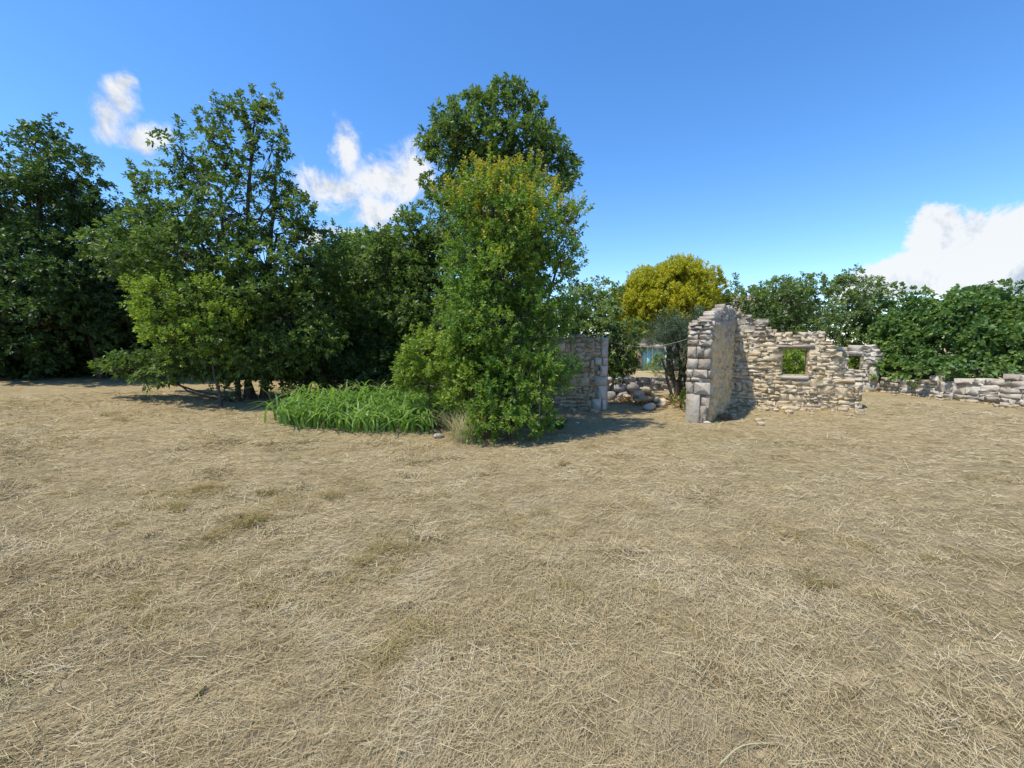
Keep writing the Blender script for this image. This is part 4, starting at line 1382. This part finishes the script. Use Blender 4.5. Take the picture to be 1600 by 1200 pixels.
# olive with fluted trunks
st = [S(1058, 622, 1046, 545, 12.6, .09, .05), S(1064, 622, 1060, 540, 12.7, .09, .05), S(1070, 622, 1074, 545, 12.8, .09, .05), S(1077, 622, 1084, 550, 12.9, .08, .05), S(1052, 622, 1034, 560, 12.6, .05, .03)]
tree('olive_tree', 'grey green olive with clustered dark trunks inside the gate', 'tree', st[1][1], [q[0] for q in st],
     [(1060, 518, 12.7, 34, 24, .8), (1036, 522, 12.6, 22, 10, .5, .6), (1075, 545, 12.7, 26, 28, .7), (1066, 545, 12.9, 20, 16, .5, .8), (1085, 520, 12.9, 26, 28, .7), (1070, 575, 13.2, 24, 18, .6, .8)], 'olive', 'olive', 116)
tree('small_bush', 'small glossy bush against the pillar inside the gate', 'shrub', ground_at(1064, 646), [S(1064, 645, 1064, 625, 10.6, .015, .01)[0]],
     [(1064, 626, 10.6, 15, 14, .25), (1070, 634, 10.5, 12, 10, .2)], 'shrub', 'oak', 117)
# greenery at the farmhouse door
tree('door_bush', 'loose bush half hiding the teal door', 'shrub', (9.9, 25.5, 0), [S(1030, 583, 1030, 570, 25, .02, .01)[0]],
     [(1034, 571, 25, 8, 9, .4), (1022, 580, 25, 15, 3, .4), (1038, 560, 25, 5, 9, .3)], 'oak_far', 'mixed', 118)
# trees behind the ruin
Y = 16.5
t1, b1 = S(1200, 598, 1205, 480, Y, .08, .04)
tree('scrubby_tree', 'scrubby green tree behind the highest part of the gable', 'tree', b1, [t1],
     [(1170, 478, Y, 36, 24, 1.0), (1215, 472, Y, 42, 28, 1.1), (1250, 460, Y, 26, 26, .8, .8), (1200, 510, Y, 60, 32, 1.2), (1260, 500, Y, 36, 36, 1.0)], 'oak_far', 'mixed', 119, group='scrubby trees behind the ruin', shoots=[(1150, 425, Y + .5, .8), (1140, 440, Y + .5, .6), (1205, 440, Y, .5), (1232, 437, Y, .5), (1255, 425, Y, .6), (1265, 432, Y, .5)])
Y = 18.0
t1, b1 = S(1320, 600, 1325, 480, Y, .08, .04)
tree('scrubby_tree', 'thin topped scrubby tree behind the small window', 'tree', b1, [t1],
     [(1300, 485, Y, 36, 30, .9), (1335, 465, Y, 32, 28, .9, .75), (1340, 440, Y, 24, 18, .6, .5), (1350, 500, Y, 42, 36, 1.1), (1300, 525, Y, 50, 30, 1.1), (1375, 480, Y, 24, 30, .8, .7)], 'oak_far', 'mixed', 120, group='scrubby trees behind the ruin', shoots=[(1305, 430, Y, .5), (1325, 424, Y, .6), (1345, 422, Y, .6), (1362, 432, Y, .6), (1290, 445, Y, .5), (1375, 450, Y, .4)])
Y = 15.0
tree('bramble_bush', 'green undergrowth seen through the gable window', 'shrub', (9.8, 15, 0), [S(1240, 605, 1240, 575, Y, .02, .01)[0]],
     [(1240, 575, Y, 55, 34, .9), (1300, 575, Y + 3, 50, 36, .9), (1200, 570, Y, 40, 36, .8), (1340, 575, Y + 3, 40, 34, .8)], 'oak_far', 'young', 121)
# broad leaved hedge over the boundary wall
st = [S(1440, 610, 1440, 540, 15.2, .06, .03), S(1510, 615, 1515, 530, 14.0, .06, .03), S(1590, 620, 1590, 530, 12.8, .06, .03)]
tree('broad_leaved_hedge', 'dense broad leaved hedge spilling over the low dry stone wall', 'hedge', st[1][1], [q[0] for q in st],
     [(1405, 555, 15.4, 36, 42, .9), (1425, 515, 15.6, 45, 38, 1.1), (1480, 500, 15.0, 55, 40, 1.2), (1460, 560, 14.6, 50, 40, .9), (1530, 490, 14.6, 55, 40, 1.2), (1520, 545, 13.8, 55, 42, .9), (1580, 500, 14.0, 55, 44, 1.2), (1575, 555, 13.0, 50, 38, .8), (1470, 588, 14.2, 45, 12, .5), (1545, 582, 13.2, 45, 14, .5), (1405, 580, 14.6, 26, 9, .35, 1.1), (1440, 580, 13.8, 28, 9, .3, 1.1), (1482, 582, 13.0, 26, 10, .3, 1.1), (1530, 577, 12.5, 28, 8, .3, 1.1),
      (1640, 510, 13.4, 60, 50, 1.2), (1640, 565, 12.4, 50, 38, .8), (1395, 585, 15.2, 25, 14, .5), (1390, 515, 17.2, 30, 30, .8)], 'broad', 'broad', 122, shoots=[(1400, 442, 15.8, .7), (1425, 445, 15.8, .7), (1445, 450, 15.6, .6), (1412, 440, 15.8, .7), (1500, 452, 15, .3), (1540, 450, 14.6, .3)], fancy=True)
# woods beyond everything
r = np.random.default_rng(33)
spec = LEAF['wood']
bl = []
for q in range(60):
    ang = R(-80) + R(82) * q / 59
    dist = r.uniform(19, 26)
    h = r.uniform(2.4, 3.6)
    xx, yy = dist * math.sin(ang) , dist * math.cos(ang)
    bl.append(((xx, yy, h * .55 + float(gz(xx, yy)) * .5), (1.9, 1.6, h * .7), .8))
subs, own, cb, ca = grow(bl, spec, r)
ok = cb[:, 2] > 0
V, F = cluster_leaves(cb[ok], ca[ok], spec, r)
NLEAF += len(F)
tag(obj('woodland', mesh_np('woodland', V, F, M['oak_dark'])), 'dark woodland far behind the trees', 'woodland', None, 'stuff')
print('tris', sum(len(o.data.loops) - 2 * len(o.data.polygons) for o in bpy.data.objects if o.type == 'MESH' and o.data))
print('leaf faces', NLEAF, 'objects', len(bpy.data.objects), 'gable stones', n1)
